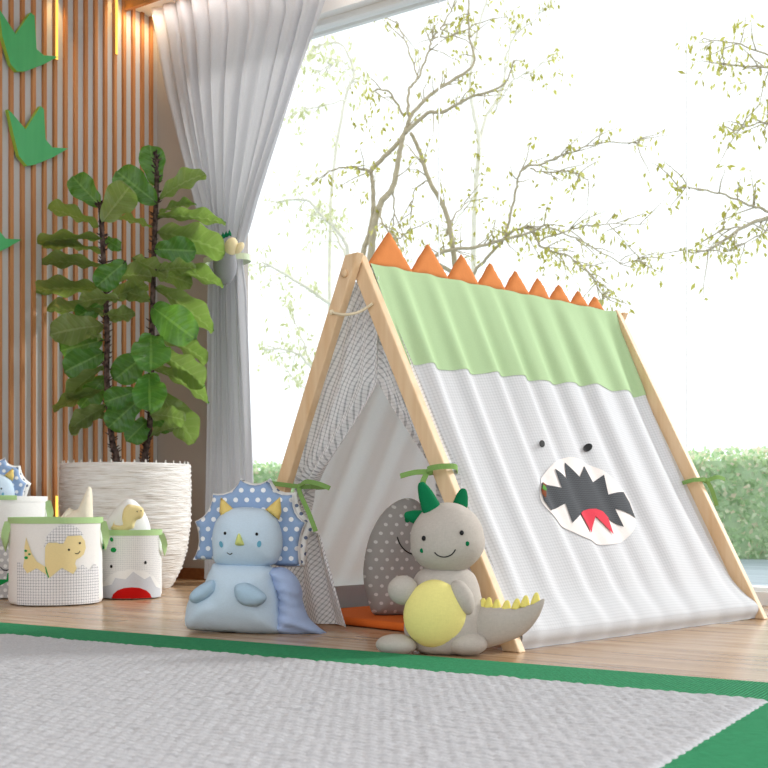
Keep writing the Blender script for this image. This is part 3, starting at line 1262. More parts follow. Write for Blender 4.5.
def z2(P):
    return [((90 + x / 5.91 - 131) / 232.5, (600.5 - (480 + y / 5.91)) / 232.5) for x, y in P]


b2.patch('check_panel', z2([(64, 322), (64, 705), (416, 705), (416, 322)]), M['basket_fine'], .0012)
b2.patch('jaw', z2([(66, 640), (110, 570), (160, 545), (240, 530), (320, 545), (375, 580), (412, 640), (412, 705), (66, 705)]), M['white_felt'], .0018)
b2.patch('teeth_band', z2([(66, 640), (128, 622), (148, 582), (208, 590), (252, 545), (318, 592), (352, 575), (385, 640), (414, 655), (414, 706), (66, 706)]), M['pale_grey'], .0024)
b2.patch('tongue', z2([(125, 708), (135, 680), (160, 656), (200, 641), (245, 637), (290, 642), (328, 658), (352, 682), (361, 708)]), M['red'], .0034)
for x, y in ((125, 515), (323, 493)):
    b2.patch('eye', z2(circ(x, y, 8, 10)), M['black'], .003, res=.004)
for x, y, rx, ry, ro in ((127, 355, 10, 14, -.3), (138, 417, 17, 15, 0), (76, 400, 10, 17, .2)):
    b2.patch('spot', z2(circ(x, y, rx, ry, 16, ro)), M['green_felt'], .003, res=.004)

# third basket, behind, cut by the edge of the photo
b3 = Basket('tall white basket with grey dotted lower half behind the front basket', -2, 5.15, .213, .447, -2, 603, 231)
b3.band.data.materials[0] = M['basket']
b3.handles(M['band'], .1)


def z3(P):
    return [((x + 2) / 231.0, (603 - y) / 231.0) for x, y in P]


b3.patch('binding', z3([(-30, 496), (16, 496), (16, 503.5), (-30, 503.5)]), M['band'], .0045)
b3.patch('dotted_panel', z3([(-46, 548), (-20, 540), (20, 540), (44, 546), (44, 602), (-46, 602)]), M['basket_dot'], .0015)
b3.patch('smile', z3([(0, 570), (3, 573), (7, 573.5), (10, 571), (10, 572.3), (7, 574.8), (3, 574.3), (0, 571.2)]), M['black'], .003, res=.004)
b3.patch('leaf_shape', z3([(-8, 583), (0, 583), (6, 583), (7, 577), (12, 574), (12, 583), (6, 586), (0, 589), (-8, 590)]), M['green_felt'], .003)
b3.patch('eye', z3(circ(11, 549, 1, 1.2)), M['black'], .003, res=.003)

# toys in the baskets
t = thing('plush_toy', 'cream plush toy with pointed tip poking out of the hatching dinosaur basket', 'plush toy', (b1.t.location.x, 4.80, .012), 0)
sc1 = 4.80 / F
O1 = [(x, y) for x, y in [(64, 588), (62, 530), (62, 517), (70, 511), (76, 509), (81, 498), (86.5, 486), (89.5, 488), (90.5, 497), (91, 517), (92, 560), (88, 588)]]
o1 = [((x - 56) * sc1, CH - (y - HY) * sc1 - .012) for x, y in O1]
PT = Puff(o1, .05, .04, res=.012, wr=.1)
obj('body', PT.geo, M['cream'], t)
obj('fin', Puff([(a + .0 - .055, b + .0) for a, b in [(.06, .34), (.10, .385), (.125, .375), (.12, .33)]], .02, res=.01).geo, M['cream'], t)

t = thing('egg_plush', 'white egg plush with cream baby dinosaur sitting in the shark basket', 'plush toy', (b2.t.location.x, 5.05, .014), b2.t.rotation_euler.z)
sc2 = 5.05 / F


def ze(P):
    return [((90 + x / 5.91 - 131.5) * sc2, CH - (480 + y / 5.91 - HY) * sc2 - .014) for x, y in P]


eg = Puff(spline(ze([(228, 112), (180, 140), (120, 215), (95, 275), (88, 400), (130, 540), (230, 600), (330, 540), (362, 400), (352, 270), (320, 190), (275, 130)]), 4, True), .075, .11, res=.012)
obj('egg', eg.geo, M['white_felt'], t)
dn = Puff(spline(ze([(225, 145), (200, 175), (192, 225), (195, 265), (150, 262), (148, 240), (140, 262), (130, 290), (200, 300), (255, 285), (262, 262), (275, 235), (300, 225), (316, 200), (312, 170), (290, 155), (255, 148)]), 3, True), .02, .02, res=.008, y0=-.07)
obj('hatchling', dn.geo, M['yellow_felt'], t)
for x, y in ((277, 186), (300, 181)):
    q = ze([(x, y)])[0]
    obj('eye', ell((q[0], dn.front(q[0], q[1]) - .001, q[1]), (.0025, .002, .003), nu=10, nv=8), M['black'], t)

# ------------------------------------------------------------------ triceratops cushions
M['frill'] = dotted('blue_dotted_cotton', '95AED3', 'F7F8FA', .036, .0077)
M['frill_back'] = dotted('white_dotted_cotton', 'F4F4F2', '6D7B98', .03, .0058)
M['tri_light'] = cloth('pale_blue_cotton', 'C8DAEA', 500)
M['tri_dark'] = cloth('periwinkle_cotton', 'ACBEE2', 500)
M['tri_arm'] = cloth('blue_grey_cotton', 'B0CADF', 500)
M['yellow'] = cloth('yellow_cotton', 'E9CD7C', 500)
M['nose'] = cloth('yellow_green_cotton', 'D3DA86', 500)
M['teal'] = cloth('teal_felt', '6BA9C4', 500)

ZS = 4.04


def zt(P, s=1.0):
    """zoom pixels of the cushion -> metres about its base"""
    k = 3.67 / F * s
    return [((180 + x / ZS - 256) * k, (630.5 - (460 + y / ZS)) * k) for x, y in P]


def arcs(pts):
    """tips joined by hollow arcs: (tip, depth point, tip, ...)"""
    out = []
    n = len(pts)
    for i in range(0, n - 1, 2):
        a, m, b = pts[i], pts[i + 1], pts[i + 2]
        for t in (0, .12, .3, .5, .7, .88):
            out.append(tuple((1 - t) ** 2 * p + 2 * t * (1 - t) * (2 * q - .5 * p - .5 * r_) + t * t * r_ for p, q, r_ in zip(a, m, b)))
    out.append(pts[-1])
    return out


FRILL = arcs([(40, 398), (64, 325), (48, 246), (98, 208), (120, 136), (188, 128), (232, 76), (292, 98), (350, 76), (380, 128), (444, 136), (454, 208), (496, 250), (470, 332), (474, 424)]) + [(392, 424), (300, 400), (130, 398)]
FR2 = [(120, 300)] + arcs([(330, 90), (340, 82), (352, 70), (388, 118), (458, 124), (480, 200), (532, 250), (502, 335), (494, 430)]) + [(395, 428), (200, 400)]
HEAD = [(140, 405), (131, 350), (132, 290), (150, 235), (190, 200), (240, 187), (300, 188), (350, 198), (390, 232), (410, 280), (416, 330), (408, 375), (385, 412), (320, 428), (250, 430), (180, 424)]


def tri_head(t, s=1.0, dx=0.0, dz=0.0):
    def L(P):
        return [(x + dx, z + dz) for x, z in zt(P, s)]
    fl = Puff(L(FRILL), .014 * s, .025 * s, res=.011, y0=.045 * s)
    wr = Puff([(x + (x - L([(265, 280)])[0][0]) * .035, z + (z - L([(265, 300)])[0][1]) * .04) for x, z in L(FRILL)], .008 * s, .012 * s, res=.014, y0=.060 * s)
    bk = Puff(L(FR2), .010 * s, .02 * s, res=.014, y0=.078 * s)
    obj('frill', fl.geo, M['frill'], t)
    obj('frill_edging', wr.geo, M['white_felt'], t)
    obj('frill_back', bk.geo, M['frill_back'], t)
    hd_ = Puff(spline(L(HEAD), 4, True), .075 * s, .105 * s, res=.010, y0=-.005 * s, wr=.05, seed=3)
    h = obj('head', hd_.geo, M['tri_light'], t)
    for P in ([(166, 145), (160, 205), (172, 235), (224, 200)], [(406, 145), (412, 205), (402, 238), (346, 196)]):
        obj('horn', Puff(L(P), .018 * s, .03 * s, res=.008, y0=-.008 * s).geo, M['yellow'], h)
    for x, y in ((200, 289), (327, 292)):
        q = L([(x, y)])[0]
        obj('eye', ell((q[0], hd_.front(*q), q[1]), (.0048 * s, .003, .0052 * s), nu=12, nv=8), M['black'], h)
    for x, y, r in ((183, 333, .25), (337, 331, -.15)):
        obj('cheek', hd_.stick(circ(*L([(x, y)])[0], .0065 * s, .0105 * s, 16, r), .002), M['teal'], h)
    q = L([(258, 318)])[0]
    obj('nose', Puff(spline(L([(257, 286), (241, 325), (245, 336), (267, 338), (279, 330)]), 4, True), .02 * s, .018 * s, res=.005, y0=hd_.front(*q) + .004).geo, M['nose'], h)
    sm = [L([p])[0] for p in ((207, 364), (213, 370), (221, 372), (228, 367))]
    obj('smile', tube([Vector((x, hd_.front(x, z) - .0005, z)) for x, z in spline(sm, 4)], .0016 * s, 6), M['black'], h)


tri = thing('triceratops_cushion', 'large blue triceratops cushion with dotted frill on the floor beside tent opening', 'cushion', ((256 - CX) / F * 3.645, 3.645, 0), -.07)
BODY = [(150, 408), (120, 440), (92, 500), (50, 530), (26, 580), (18, 640), (24, 668), (60, 682), (240, 692), (405, 694), (418, 640), (412, 560), (392, 470), (372, 425), (300, 405)]
bd = Puff(spline(zt(BODY), 4, True), .10, .12, res=.012, wr=.04, seed=5)
obj('body', bd.geo, M['tri_light'], tri)
BACK = [(352, 438), (420, 428), (470, 465), (494, 520), (496, 560), (520, 625), (560, 665), (592, 694), (500, 697), (395, 694), (385, 640), (395, 560), (372, 490)]
bk = Puff(spline(zt(BACK), 4, True), .075, .085, res=.010, wr=.10, seed=8, y0=.0, crease=.007)
obj('tail', bk.geo, M['tri_dark'], tri, label='periwinkle tail and back')
tri_head(tri)
# arms: stuffed flippers
for P, y0 in (([(58, 552), (68, 520), (110, 488), (150, 472), (165, 490), (160, 520), (130, 548), (85, 565)], -.075), ([(246, 520), (250, 492), (286, 480), (328, 494), (370, 528), (368, 552), (336, 572), (288, 570), (258, 552)], -.105)):
    obj('arm', Puff(spline(zt(P), 4, True), .026, .035, res=.008, y0=y0, wr=.1, seed=2).geo, M['tri_arm'], tri)

tri2 = thing('triceratops_plush', 'small blue triceratops plush with dotted frill sitting in the tall dotted basket', 'plush toy', ((-3 - CX) / F * 5.12, 5.10, .014), b3.t.rotation_euler.z)
tri_head(tri2, .80, .012, .215)
k_ = Puff(spline([(-.11, .02), (-.115, .15), (-.09, .33), (0, .36), (.09, .33), (.115, .15), (.11, .02)], 4, True), .075, .1, res=.02, y0=.0)
obj('body', k_.geo, M['tri_light'], tri2)

# ------------------------------------------------------------------ the tent
TL, TW, TH = 1.385, 1.24, 1.160
TA = math.radians(43.5)
TO = Vector((.4234, 4.0745, 0))
tent = thing('play_tent', 'white checked shark play tent with wooden poles and orange spikes', 'tent', TO, TA)
TM = Matrix.Translation(TO) @ Matrix.Rotation(TA, 4, 'Z')
TI = TM.inverted()
hw, hl_ = TW / 2, TL / 2
SLn = math.hypot(hw, TH)


def pole(name, x, sg, ztop, ya=0.0, inset=0.0):
    p0 = Vector((x, sg * (hw - inset), 0))
    p1 = Vector((x, ya, TH))
    a = p1 - p0
    g_ = beam(p0 - a * .02, p0 + a * (ztop / TH), (1, 0, 0), .030, .054)
    # cut the foot level with the floor
    v = [Vector(q) for q in g_[0]]
    for i in range(4):
        q = v[i]
        v[i] = q + a * (-q.z / a.z)
    for i in range(4, 8):
        q = v[i]
        v[i] = q + a * ((ztop - q.z) / a.z) if sg > 0 else q
    return bevel(obj(name, (v, g_[1]), M['pole'], tent, False), .004, 2)


pole('pole', -hl_ - .017, 1, TH + .034, .018, .032)
pole('pole', -hl_ + .017, -1, TH + .024, .010)
pole('pole', hl_ + .017, 1, TH + .012)
pole('pole', hl_ - .017, -1, TH + .008)
obj('ridge_pole', tube([(-hl_ + .03, 0, TH - .03), (hl_ - .03, 0, TH - .03)], .014, 16), M['pole'], tent)


def bolt(x, y, z):
    return tube([(x, y, z), (x - .012, y, z)], .013, 14)


obj('bolt', bolt(-hl_ - .031, .029, TH - .025), M['pole'], tent)
# rope between the front poles
zr = 1.02
yr = hw * (1 - zr / TH)
rp = [(-hl_ - .036, yr + .014, zr), (-hl_ - .045, yr * .5, zr - .014), (-hl_ - .04, 0, zr - .018), (-hl_ - .02, -yr * .4, zr - .010), (-hl_ - .002, -yr * .88, zr + .012)]
obj('rope', join(tube(spline(rp, 6), .0045, 8), ell(rp[0], (.009, .009, .009), nu=12, nv=8)), cloth('cream_cord', 'EBDDBF', 300), tent)


def on_panel(px, py):
    """where an image point meets the right-hand slope -> (u, metres down)"""
    n_l = Vector((0, -TH / SLn, hw / SLn))
    o_l = TI @ Vector((0, 0, CH))
    d_l = TI.to_3x3() @ ray(px, py)
    p0 = Vector((0, 0, TH)) + n_l * .01
    k_ = (p0 - o_l).dot(n_l) / d_l.dot(n_l)
    q = o_l + d_l * k_ - n_l * .01
    return q.x, math.hypot(q.y, TH - q.z)


MU, MV = on_panel(586, 492)


def fold_h(u, v):
    """pleats of the hanging side cloth, in metres; u along the tent, v 0..1 down the slope"""
    x = u + .045 * v
    ph = 2 * PI * (x / .150) + .9 * math.sin(4.3 * x + 1.1) + .5 * math.sin(9.1 * x)
    f = (.5 + .5 * math.sin(ph)) ** 1.15
    amp = .6 + .5 * noise.noise(Vector((u * 3.1, 4.2, 0)))
    f2 = .25 * math.sin(ph * 1.9 + 2)
    calm = 1 - .72 * math.exp(-((u - MU) / .20) ** 2 - ((v * SLn - MV) / .21) ** 2)
    env = calm * table(v, [0, .06, .25, .55, .8, .93, 1], [.25, .55, 1, .95, .7, .35, .10])
    return .040 * amp * env * (f + f2 * .5)


def panel(u, vd, sg, eps=0.0):
    """a point of the side cloth: u along the tent, vd metres down the slope, sg -1 right and +1 left side"""
    v = max(0, min(1, vd / SLn))
    vc = min(v, .968)
    y = hw * vc
    z = TH * (1 - vc)
    h = .016 + fold_h(u, vc) - .022 * math.sin(PI * vc) * (1 - .4 * smoothstep((vc - .6) / .4))
    h += .022 * smoothstep((vc - .84) / .128) ** 2
    h -= .040 * smoothstep((u - (hl_ - .20)) / .14) * table(vc, [0, .06, .3, .8, .93, .968], [0, .5, .9, 1, .55, .2])
    h += eps
    ny, nz_ = TH / SLn, hw / SLn
    y, z = y + ny * h, z + nz_ * h
    if v > .968:                       # the hem turns down to the floor
        t_ = (v - .968) / (1 - .968)
        z = lerp(z, .004, t_)
        y += .006 * math.sin(PI * min(1, t_ * 1.2)) - .012 * t_
    return Vector((u, sg * y, z))


xa = -hl_ + .034


def xb(v):
    return hl_ - .034 - .035 * math.sin(PI * max(0, min(1, (v - .35) / .62))) ** 1.5


def side(sg, mat, v0, v1, eps, name, nu=200, nv=110):
    def fn(a, b):
        v = lerp(v0, v1, b)
        u = lerp(xa if sg < 0 else xa + .05, xb(v), a)
        wob = .004 * math.sin(u * 14 + 1) if v1 < .9 and b > .98 else 0
        return panel(u, v * SLn + wob, sg, eps), (u, v * SLn)
    return obj(name, grid(nu, nv, fn), mat, tent)


side(-1, M['side'], 0, .970, 0, 'side_panel')
side(-1, cloth('hem_cotton', 'CDCED1', 500), .9695, 1.0, .0008, 'hem', 120, 8)
VG = .283
side(-1, M['green_cotton'], 0, VG, .0025, 'green_top', 200, 36)
side(1, M['linen'], 0, .999, 0, 'side_panel', 140, 70)
side(1, M['green_cotton'], 0, VG, .0025, 'green_top', 100, 20)
# inner skirt
obj('skirt', ([(xa, hw - .065, .004), (hl_ - .04, hw - .065, .004), (hl_ - .04, hw - .075, .105), (xa, hw - .075, .105),
               (xa, hw - .060, .004), (hl_ - .04, hw - .060, .004), (hl_ - .04, hw - .070, .105), (xa, hw - .070, .105)],
              [(0, 1, 2, 3), (7, 6, 5, 4), (0, 4, 5, 1), (3, 2, 6, 7), (0, 3, 7, 4), (1, 5, 6, 2)]), M['grey_cloth'], tent, False, label='grey inner skirt')
# back gable
obj('back_panel', grid(20, 24, lambda a, b: (Vector((hl_ - .045 + .012 * math.sin(a * 18), lerp(-1, 1, a) * (hw - .02) * b, max(.01, TH - .03 - (TH - .035) * b))), (a, b))), M['linen'], tent)

# orange spikes along the ridge, shrinking towards the back
pxs = [370, 412, 448, 479, 505, 529, 550, 571, 588.5, 604]
sx = []
for px in pxs:
    k = (px - 384) / F
    p_ = TM @ Vector((-hl_, 0, 0))
    sx.append((k * p_.y - p_.x) / (math.cos(TA) - k * math.sin(TA)) - hl_)
for i in range(9):
    x0, x1 = sx[i] - .016, sx[i + 1] + .010
    hgt = lerp(.126, .060, (i / 8) ** .9)
    zb = TH + .002
    mid_ = (x0 + x1) / 2 - .01
    tri_o = [(x0, zb), (x1, zb), (lerp(x1, mid_, .5) + .004, zb + hgt * .5 - .002), (mid_ + .003, zb + hgt - .002), (mid_ - .003, zb + hgt - .002), (lerp(x0, mid_, .5) - .003, zb + hgt * .5)]
    obj('spike', Puff(tri_o, .014, .022, res=.008, wr=.25, seed=i).geo, M['orange'], tent)

# gathered front curtains
def flap(sg, yt, ztie, yb):
    zo = .795
    ztop = 1.06 if sg < 0 else 1.125

    def fn(a, b):
        z = lerp(ztop, .012, b)
        yp = hw * (1 - z / TH) + (.072 if sg > 0 else .012)
        if z > zo:
            yf = -.045 * sg
        elif z > ztie:
            s = (zo - z) / (zo - ztie)
            yf = lerp(-.045 * sg, yt - .03, s ** 1.1)
        else:
            s = (ztie - z) / ztie
            yf = lerp(yt - .03, yb, smoothstep(s * .62 + .06 * s) if s < .3 else s * .93 + .07 * s)
        yo = yp
        w_ = max(yo - yf, .004)
        tie = math.exp(-((z - ztie) / .07) ** 2)
        if z <= ztie + .12:
            yo = lerp(yo, min(yo, yt + .035), tie)
        ph = 2 * PI * (3.6 * a + .10 * math.sin(z * 7)) + (1 if sg > 0 else 2.2)
        A = (.012 + .012 * tie + .006 * smoothstep((ztie - z) / .3)) * max(.15, min(1, (1.10 - z) / .25))
        x = -hl_ + .048 + A * (math.sin(ph) + .25) + .004 * math.sin(2.3 * ph)
        y = lerp(yo, yf, a)
        cs, sn_ = hw / SLn, TH / SLn
        gx = (yo - lerp(yo, yf, a)) * 1.2
        return Vector((x, sg * y, z)), (gx * sn_, (TH - z) * sn_ + y * cs)
    return obj('front_flap', grid(110, 130, fn), M['flap'], tent)


flap(1, .33, .455, .09)
flap(-1, .335, .50, .19)
# triangle of cloth above the opening, under the crossing poles


def bow(c, wrap, ends, width=.015):
    c = Vector(c)
    t_ = obj('tie', strip(spline(wrap, 5, False), width, (0, 0, 1), .002), M['ribbon'], tent, False)
    obj('knot', ell(c, (.011, .010, .011), nu=12, nv=8), M['ribbon'], t_)
    for e in ends:
        obj('ribbon_end', strip(spline(e, 6), width, [Vector(h) for h in [(.3, .2, 1)] * (6 * (len(e) - 1) + 1)] if abs(e[-1][2] - e[0][2]) < .06 else (.7, -.7, .2), .002), M['ribbon'], t_, False)


xk = -hl_ - .04
zl = .467
yl = hw * (1 - zl / TH)
bow((xk + .005, .25, zl), [(xk + .03, .225, zl), (xk, .25, zl), (xk - .012, yl, zl + .012), (xk, yl + .046, zl + .014), (xk + .05, yl + .052, zl + .01), (xk + .115, .33, zl), (xk + .115, .25, zl), (xk + .03, .225, zl)],
    [[(xk, .248, zl), (xk - .02, .19, zl + .014), (xk - .025, .125, zl + .008), (xk - .025, .065, zl - .008)],
     [(xk, .248, zl), (xk - .016, .222, zl - .025), (xk - .02, .175, zl - .085), (xk - .018, .142, zl - .145)]])
zl = .503
yl = -hw * (1 - zl / TH)
bow((xk + .02, -.330, zl), [(xk + .03, -.30, zl), (xk + .01, -.33, zl), (xk + .0, yl + .005, zl + .008), (xk + .010, yl - .034, zl + .014), (xk + .06, yl - .045, zl + .014), (xk + .11, -.35, zl), (xk + .10, -.30, zl), (xk + .03, -.30, zl)],
    [[(xk + .01, -.33, zl), (xk - .01, -.295, zl - .002), (xk - .03, -.258, zl - .012)],
     [(xk + .01, -.33, zl), (xk - .01, -.332, zl - .03), (xk - .01, -.33, zl - .06)]], .016)
zl = .49
yl = -hw * (1 - zl / TH)
bow((hl_ - .0, yl - .042, zl + .008), [(hl_ - .075, yl - .035, zl + .01), (hl_ - .04, yl - .045, zl + .012), (hl_ - .01, yl - .044, zl + .012), (hl_ + .012, yl - .02, zl + .01), (hl_ + .01, yl + .02, zl), (hl_ - .02, yl + .04, zl), (hl_ - .06, yl + .02, zl), (hl_ - .075, yl - .035, zl + .01)],
    [[(hl_, yl - .045, zl + .008), (hl_ + .04, yl - .065, zl + .022), (hl_ + .085, yl - .07, zl + .014)],
     [(hl_, yl - .045, zl + .008), (hl_ + .02, yl - .055, zl - .03), (hl_ + .035, yl - .065, zl - .085)]])

# shark face on the side panel
def patch(name, pts, mat, eps, parent, res=.008, zoom=True, sm=0):
    P = [on_panel(520 + x / 5.908, 420 + y / 5.908) if zoom else on_panel(x, y) for x, y in pts]
    if sm:
        P = spline(P, sm, True)
    V, Tr, _ = fill(P, res)
    return obj(name, ([panel(u, v, -1, eps) for u, v in V], Tr, V), mat, parent)


M['mouth_dark'] = checked('charcoal_net', '5B5D61', '3F4144', .007, .4, 0, .5)
M['mouth_white'] = cloth('white_voile_patch', 'F3EBE7', 500)
M['tongue'] = cloth('coral_red_felt', 'DE4555', 500)
mo = patch('mouth', [(110, 430), (118, 380), (150, 320), (200, 255), (270, 215), (350, 222), (430, 258), (510, 310), (580, 370), (640, 425), (675, 495), (686, 560), (680, 620), (655, 670), (610, 715), (540, 738), (460, 730), (380, 700), (300, 648), (220, 598), (165, 545), (125, 490)], M['mouth_white'], .003, tent, .01, sm=3)
patch('gape', [(140, 362), (250, 400), (207, 287), (288, 340), (278, 240), (360, 332), (388, 265), (443, 360), (497, 322), (528, 437), (622, 420), (660, 480), (686, 577), (565, 522), (612, 632), (522, 577), (520, 577), (440, 560), (362, 552), (309, 608), (271, 490), (172, 542), (130, 480), (114, 420), (118, 385)], M['mouth_dark'], .0055, mo)
patch('tongue', [(360, 552), (380, 532), (410, 523), (450, 524), (490, 540), (522, 575), (546, 682), (446, 568), (424, 668)], M['tongue'], .008, mo)
patch('brown_patch', [(140, 362), (168, 372), (160, 400), (138, 468), (118, 445), (113, 415)], plain('brown_net', '7A3F22', .9), .0075, mo, .005)
patch('green_patch', [(125, 390), (150, 385), (165, 398), (155, 420), (130, 425), (116, 415)], plain('leaf_green_net', '4F8A34', .9), .009, mo, .005)
for x, y, rx, ry in ((541.7, 444, 2.2, 3.6), (588.3, 447.2, 3.2, 3.7)):
    patch('eye', circ(x, y, rx, ry, 16, -.35), M['black'], .008, tent, .002, zoom=False)

# things in and before the tent
mat_ = thing('floor_mat', 'orange padded mat lying on the floor inside the tent', 'mat', TO, TA)
a_ = box(-hl_ + .13, hl_ - .08, -.46, .49, .003, .030)
o = obj('cushion_pad', a_, cloth('orange_canvas', 'DE6C2C', 500), mat_, False)
bevel(o, .012, 3)

M['dot_grey'] = dotted('grey_dotted_cotton', 'A9A4A0', 'D9D6D3', .034, .0058)
pil = thing('dotted_cushion', 'grey egg-shaped cushion with white dots standing inside the tent', 'cushion', ((397 - CX) / F * 3.93, 3.93, .030), .25)
k = 3.93 / F


def zp(P):
    return [((340 + x / 3.49 - 397) * k, (616.5 - (450 + y / 3.49)) * k) for x, y in P]


EGG = [(240, 174), (190, 190), (140, 235), (100, 310), (80, 400), (80, 470), (95, 530), (110, 572), (135, 582), (200, 584), (270, 582), (320, 540), (345, 460), (345, 350), (325, 260), (285, 195)]
pp = Puff(spline(zp(EGG), 4, True), .065, .09, res=.010, wr=.04, seed=12)
obj('body', pp.geo, M['dot_grey'], pil)
sm = zp([(182, 308), (190, 330), (205, 350), (225, 364), (248, 370)])
obj('smile', tube([Vector((x, pp.front(x, z) - .001, z)) for x, z in spline(sm, 4)], .0022, 6), M['black'], pil)
q = zp([(218, 250)])[0]
obj('cheek', pp.stick(circ(q[0], q[1], .009), .002), M['dark_green'], pil)

# ------------------------------------------------------------------ sitting dinosaur plush
M['dino'] = cloth('warm_grey_plush', 'B9B1A9', 330, var=.09)
M['belly'] = cloth('soft_yellow_plush', 'EBE08E', 330, var=.05)
M['spike_yellow'] = cloth('yellow_felt_spike', 'EBDD7C', 400)
DY = 3.14
dk = DY / F
DX = (441 - CX) / F * DY
dino = thing('dinosaur_plush', 'grey sitting dinosaur plush with yellow belly and green horns', 'plush toy', (DX, DY, 0), 0)
BY = HY + CH / dk                                  # image row of the floor at this depth


def D(x, y, yo=0.0):
    """zoom pixels on the plush -> local point, yo towards (-) or away from the viewer"""
    px, py = 340 + x / 3.49, 450 + y / 3.49
    Yd = DY + yo
    return Vector(((px - CX) / F * Yd - DX, yo, CH - (py - HY) / F * Yd))


def wrinkle(g_, amp, sc_, seed):
    r = []
    for p in g_[0]:
        p = Vector(p)
        r.append(p + Vector((1, 1, 1)) * 0 + (p.normalized() if p.length else p) * amp * noise.noise(p * sc_ + Vector((seed, 0, 0))))
    return (r,) + tuple(g_[1:])


zt_b = [0, .006, .02, .05, .09, .13, .17, .20, .225, .24]
rt_b = [.055, .078, .096, .110, .112, .106, .097, .088, .07, .03]
pr = [(0, 0.001)] + list(zip(rt_b, zt_b)) + [(0, .243)]
pr = spline(pr, 3)
bc = D(366, 690)
bg = lathe([(max(p[0], 0.0005), p[1]) for p in pr], 48)
bg = mapg(bg, lambda p: Vector((p.x + bc.x, p.y * .86, p.z)))
obj('body', wrinkle(bg, .002, 40, 1), M['dino'], dino)
# belly: padded yellow oval on the front
cb = D(333, 570, -.055)
obj('belly', ell(cb + Vector((.0, -.010, 0)), (.0865, .052, .0925), None, 40, 26, lambda d_: Vector((d_.x * (1 - .06 * d_.z), d_.y, d_.z))), M['belly'], dino)
# head
hc = D(374, 310, -.01)
tilt = Matrix.Rotation(-.14, 3, 'Y')


def headshape(d_):
    s = 1 + .10 * max(0, -d_.z) * (1 - abs(d_.z)) * 2
    z = d_.z
    if z < 0:
        z *= .97
    return Vector((d_.x * s, d_.y * s, z))


HRX, HRY, HRZ = .101, .090, .100
hd_ = obj('head', wrinkle(ell(hc, (HRX, HRY, HRZ), tilt, 56, 36, headshape), .002, 35, 4), M['dino'], dino)


def on_head(x, y, eps=0.0):
    """local point of the head's front under a zoom pixel"""
    o_l = Vector((0 - DX, -DY, CH))
    px, py = 340 + x / 3.49, 450 + y / 3.49
    dr = ray(px, py)
    iv = tilt.inverted()
    a = iv @ (o_l - hc)
    b = iv @ dr
    r = (HRX * 1.03, HRY * 1.03, HRZ)
    a = Vector((a.x / r[0], a.y / r[1], a.z / r[2]))
    b = Vector((b.x / r[0], b.y / r[1], b.z / r[2]))
    A, B_, C_ = b.dot(b), 2 * a.dot(b), a.dot(a) - 1
    disc = max(B_ * B_ - 4 * A * C_, 0)
    t_ = (-B_ - math.sqrt(disc)) / (2 * A)
    p = o_l + dr * t_
    return p + (p - hc).normalized() * eps


for x, y in ((292, 308), (425, 289)):
    obj('eye', ell(on_head(x, y), (.0058, .004, .0068), nu=14, nv=10), M['black'], hd_)
for x, y in ((286, 351), (444, 327)):
    obj('cheek', ell(on_head(x, y), (.0060, .003, .0065), nu=14, nv=10), M['dark_green'], hd_)
obj('smile', tube([on_head(x, y, .0008) for x, y in spline([(330, 357), (345, 369), (368, 373), (390, 364), (403, 347)], 5)], .0018, 6), M['black'], hd_)


def horn(b0, b1, tip, th, yo, seed):
    P0, P1, Tp = D(*b0, yo), D(*b1, yo), D(*tip, yo)
    m0 = (P0 + P1) / 2
    w = (P1 - P0).length / 2
    bnd = [m0.lerp(Tp, s) for s in (0, .3, .6, .85, .97, 1)]
    return tube(spline([m0 - (Tp - m0) * .25] + bnd, 3), [w * q for q in np.interp(np.linspace(0, 1, 19), [0, .2, .45, .65, .85, .96, 1], [.95, 1, .80, .52, .26, .11, .02])], 18, (1, .75, 1))


obj('horn', horn((286, 212), (352, 196), (281, 112), .02, -.03, 0), M['dark_green'], hd_)
obj('horn', horn((290, 212), (268, 262), (224, 226), .02, .0, 1), M['dark_green'], hd_)
obj('horn', horn((394, 184), (446, 196), (432, 134), .02, .02, 2), M['dark_green'], hd_)
# arms and feet
for c, yo, r, ro in (((222, 490), -.045, (.044, .036, .040), .35), ((427, 515), -.075, (.029, .028, .050), -.42)):
    obj('arm', wrinkle(ell(D(*c, yo), r, Matrix.Rotation(ro, 3, 'Y')), .002, 40, 7), M['dino'], dino)
for c, yo, r in (((197, 672), -.05, (.056, .05, .029)), ((443, 678), -.055, (.056, .055, .033))):
    p = D(*c, yo)
    p.z = r[2] * .96
    obj('foot', wrinkle(ell(p, r, None, 30, 20), .0015, 40, 9), M['dino'], dino)
# tail
tp = [(440, 610, .0), (500, 618, -.03), (560, 612, -.055), (620, 600, -.075), (665, 572, -.09), (695, 543, -.1), (712, 520, -.1)]
rr = [.062, .058, .049, .039, .026, .013, .002]
TP = spline([tuple(D(x, y, yo)) for x, y, yo in tp], 6)
RR = [float(q) for q in np.interp(np.linspace(0, 6, len(TP)), range(7), rr)]
obj('tail', tube(TP, RR, 24, (.85, .62, 1)), M['dino'], dino)
sp = [(497, 548, 520), (517, 549, 517), (545, 553, 524), (580, 551, 527), (615, 548, 521), (645, 541, 510), (682, 533, 500)]
for i, (x, yb_, yt_) in enumerate(sp):
    yo = float(np.interp(x, [500, 560, 620, 712], [-.03, -.055, -.075, -.1]))
    b0, tp_ = D(x, yb_ + 8, yo), D(x + 4, yt_ - 3, yo)
    obj('tail_spike', tube(spline([b0, b0.lerp(tp_, .5), b0.lerp(tp_, .9), tp_], 3), [.0145, .0135, .012, .0105, .0088, .0072, .0054, .004, .0025, .0012], 12, (1, .7, 1)), M['spike_yellow'], dino)

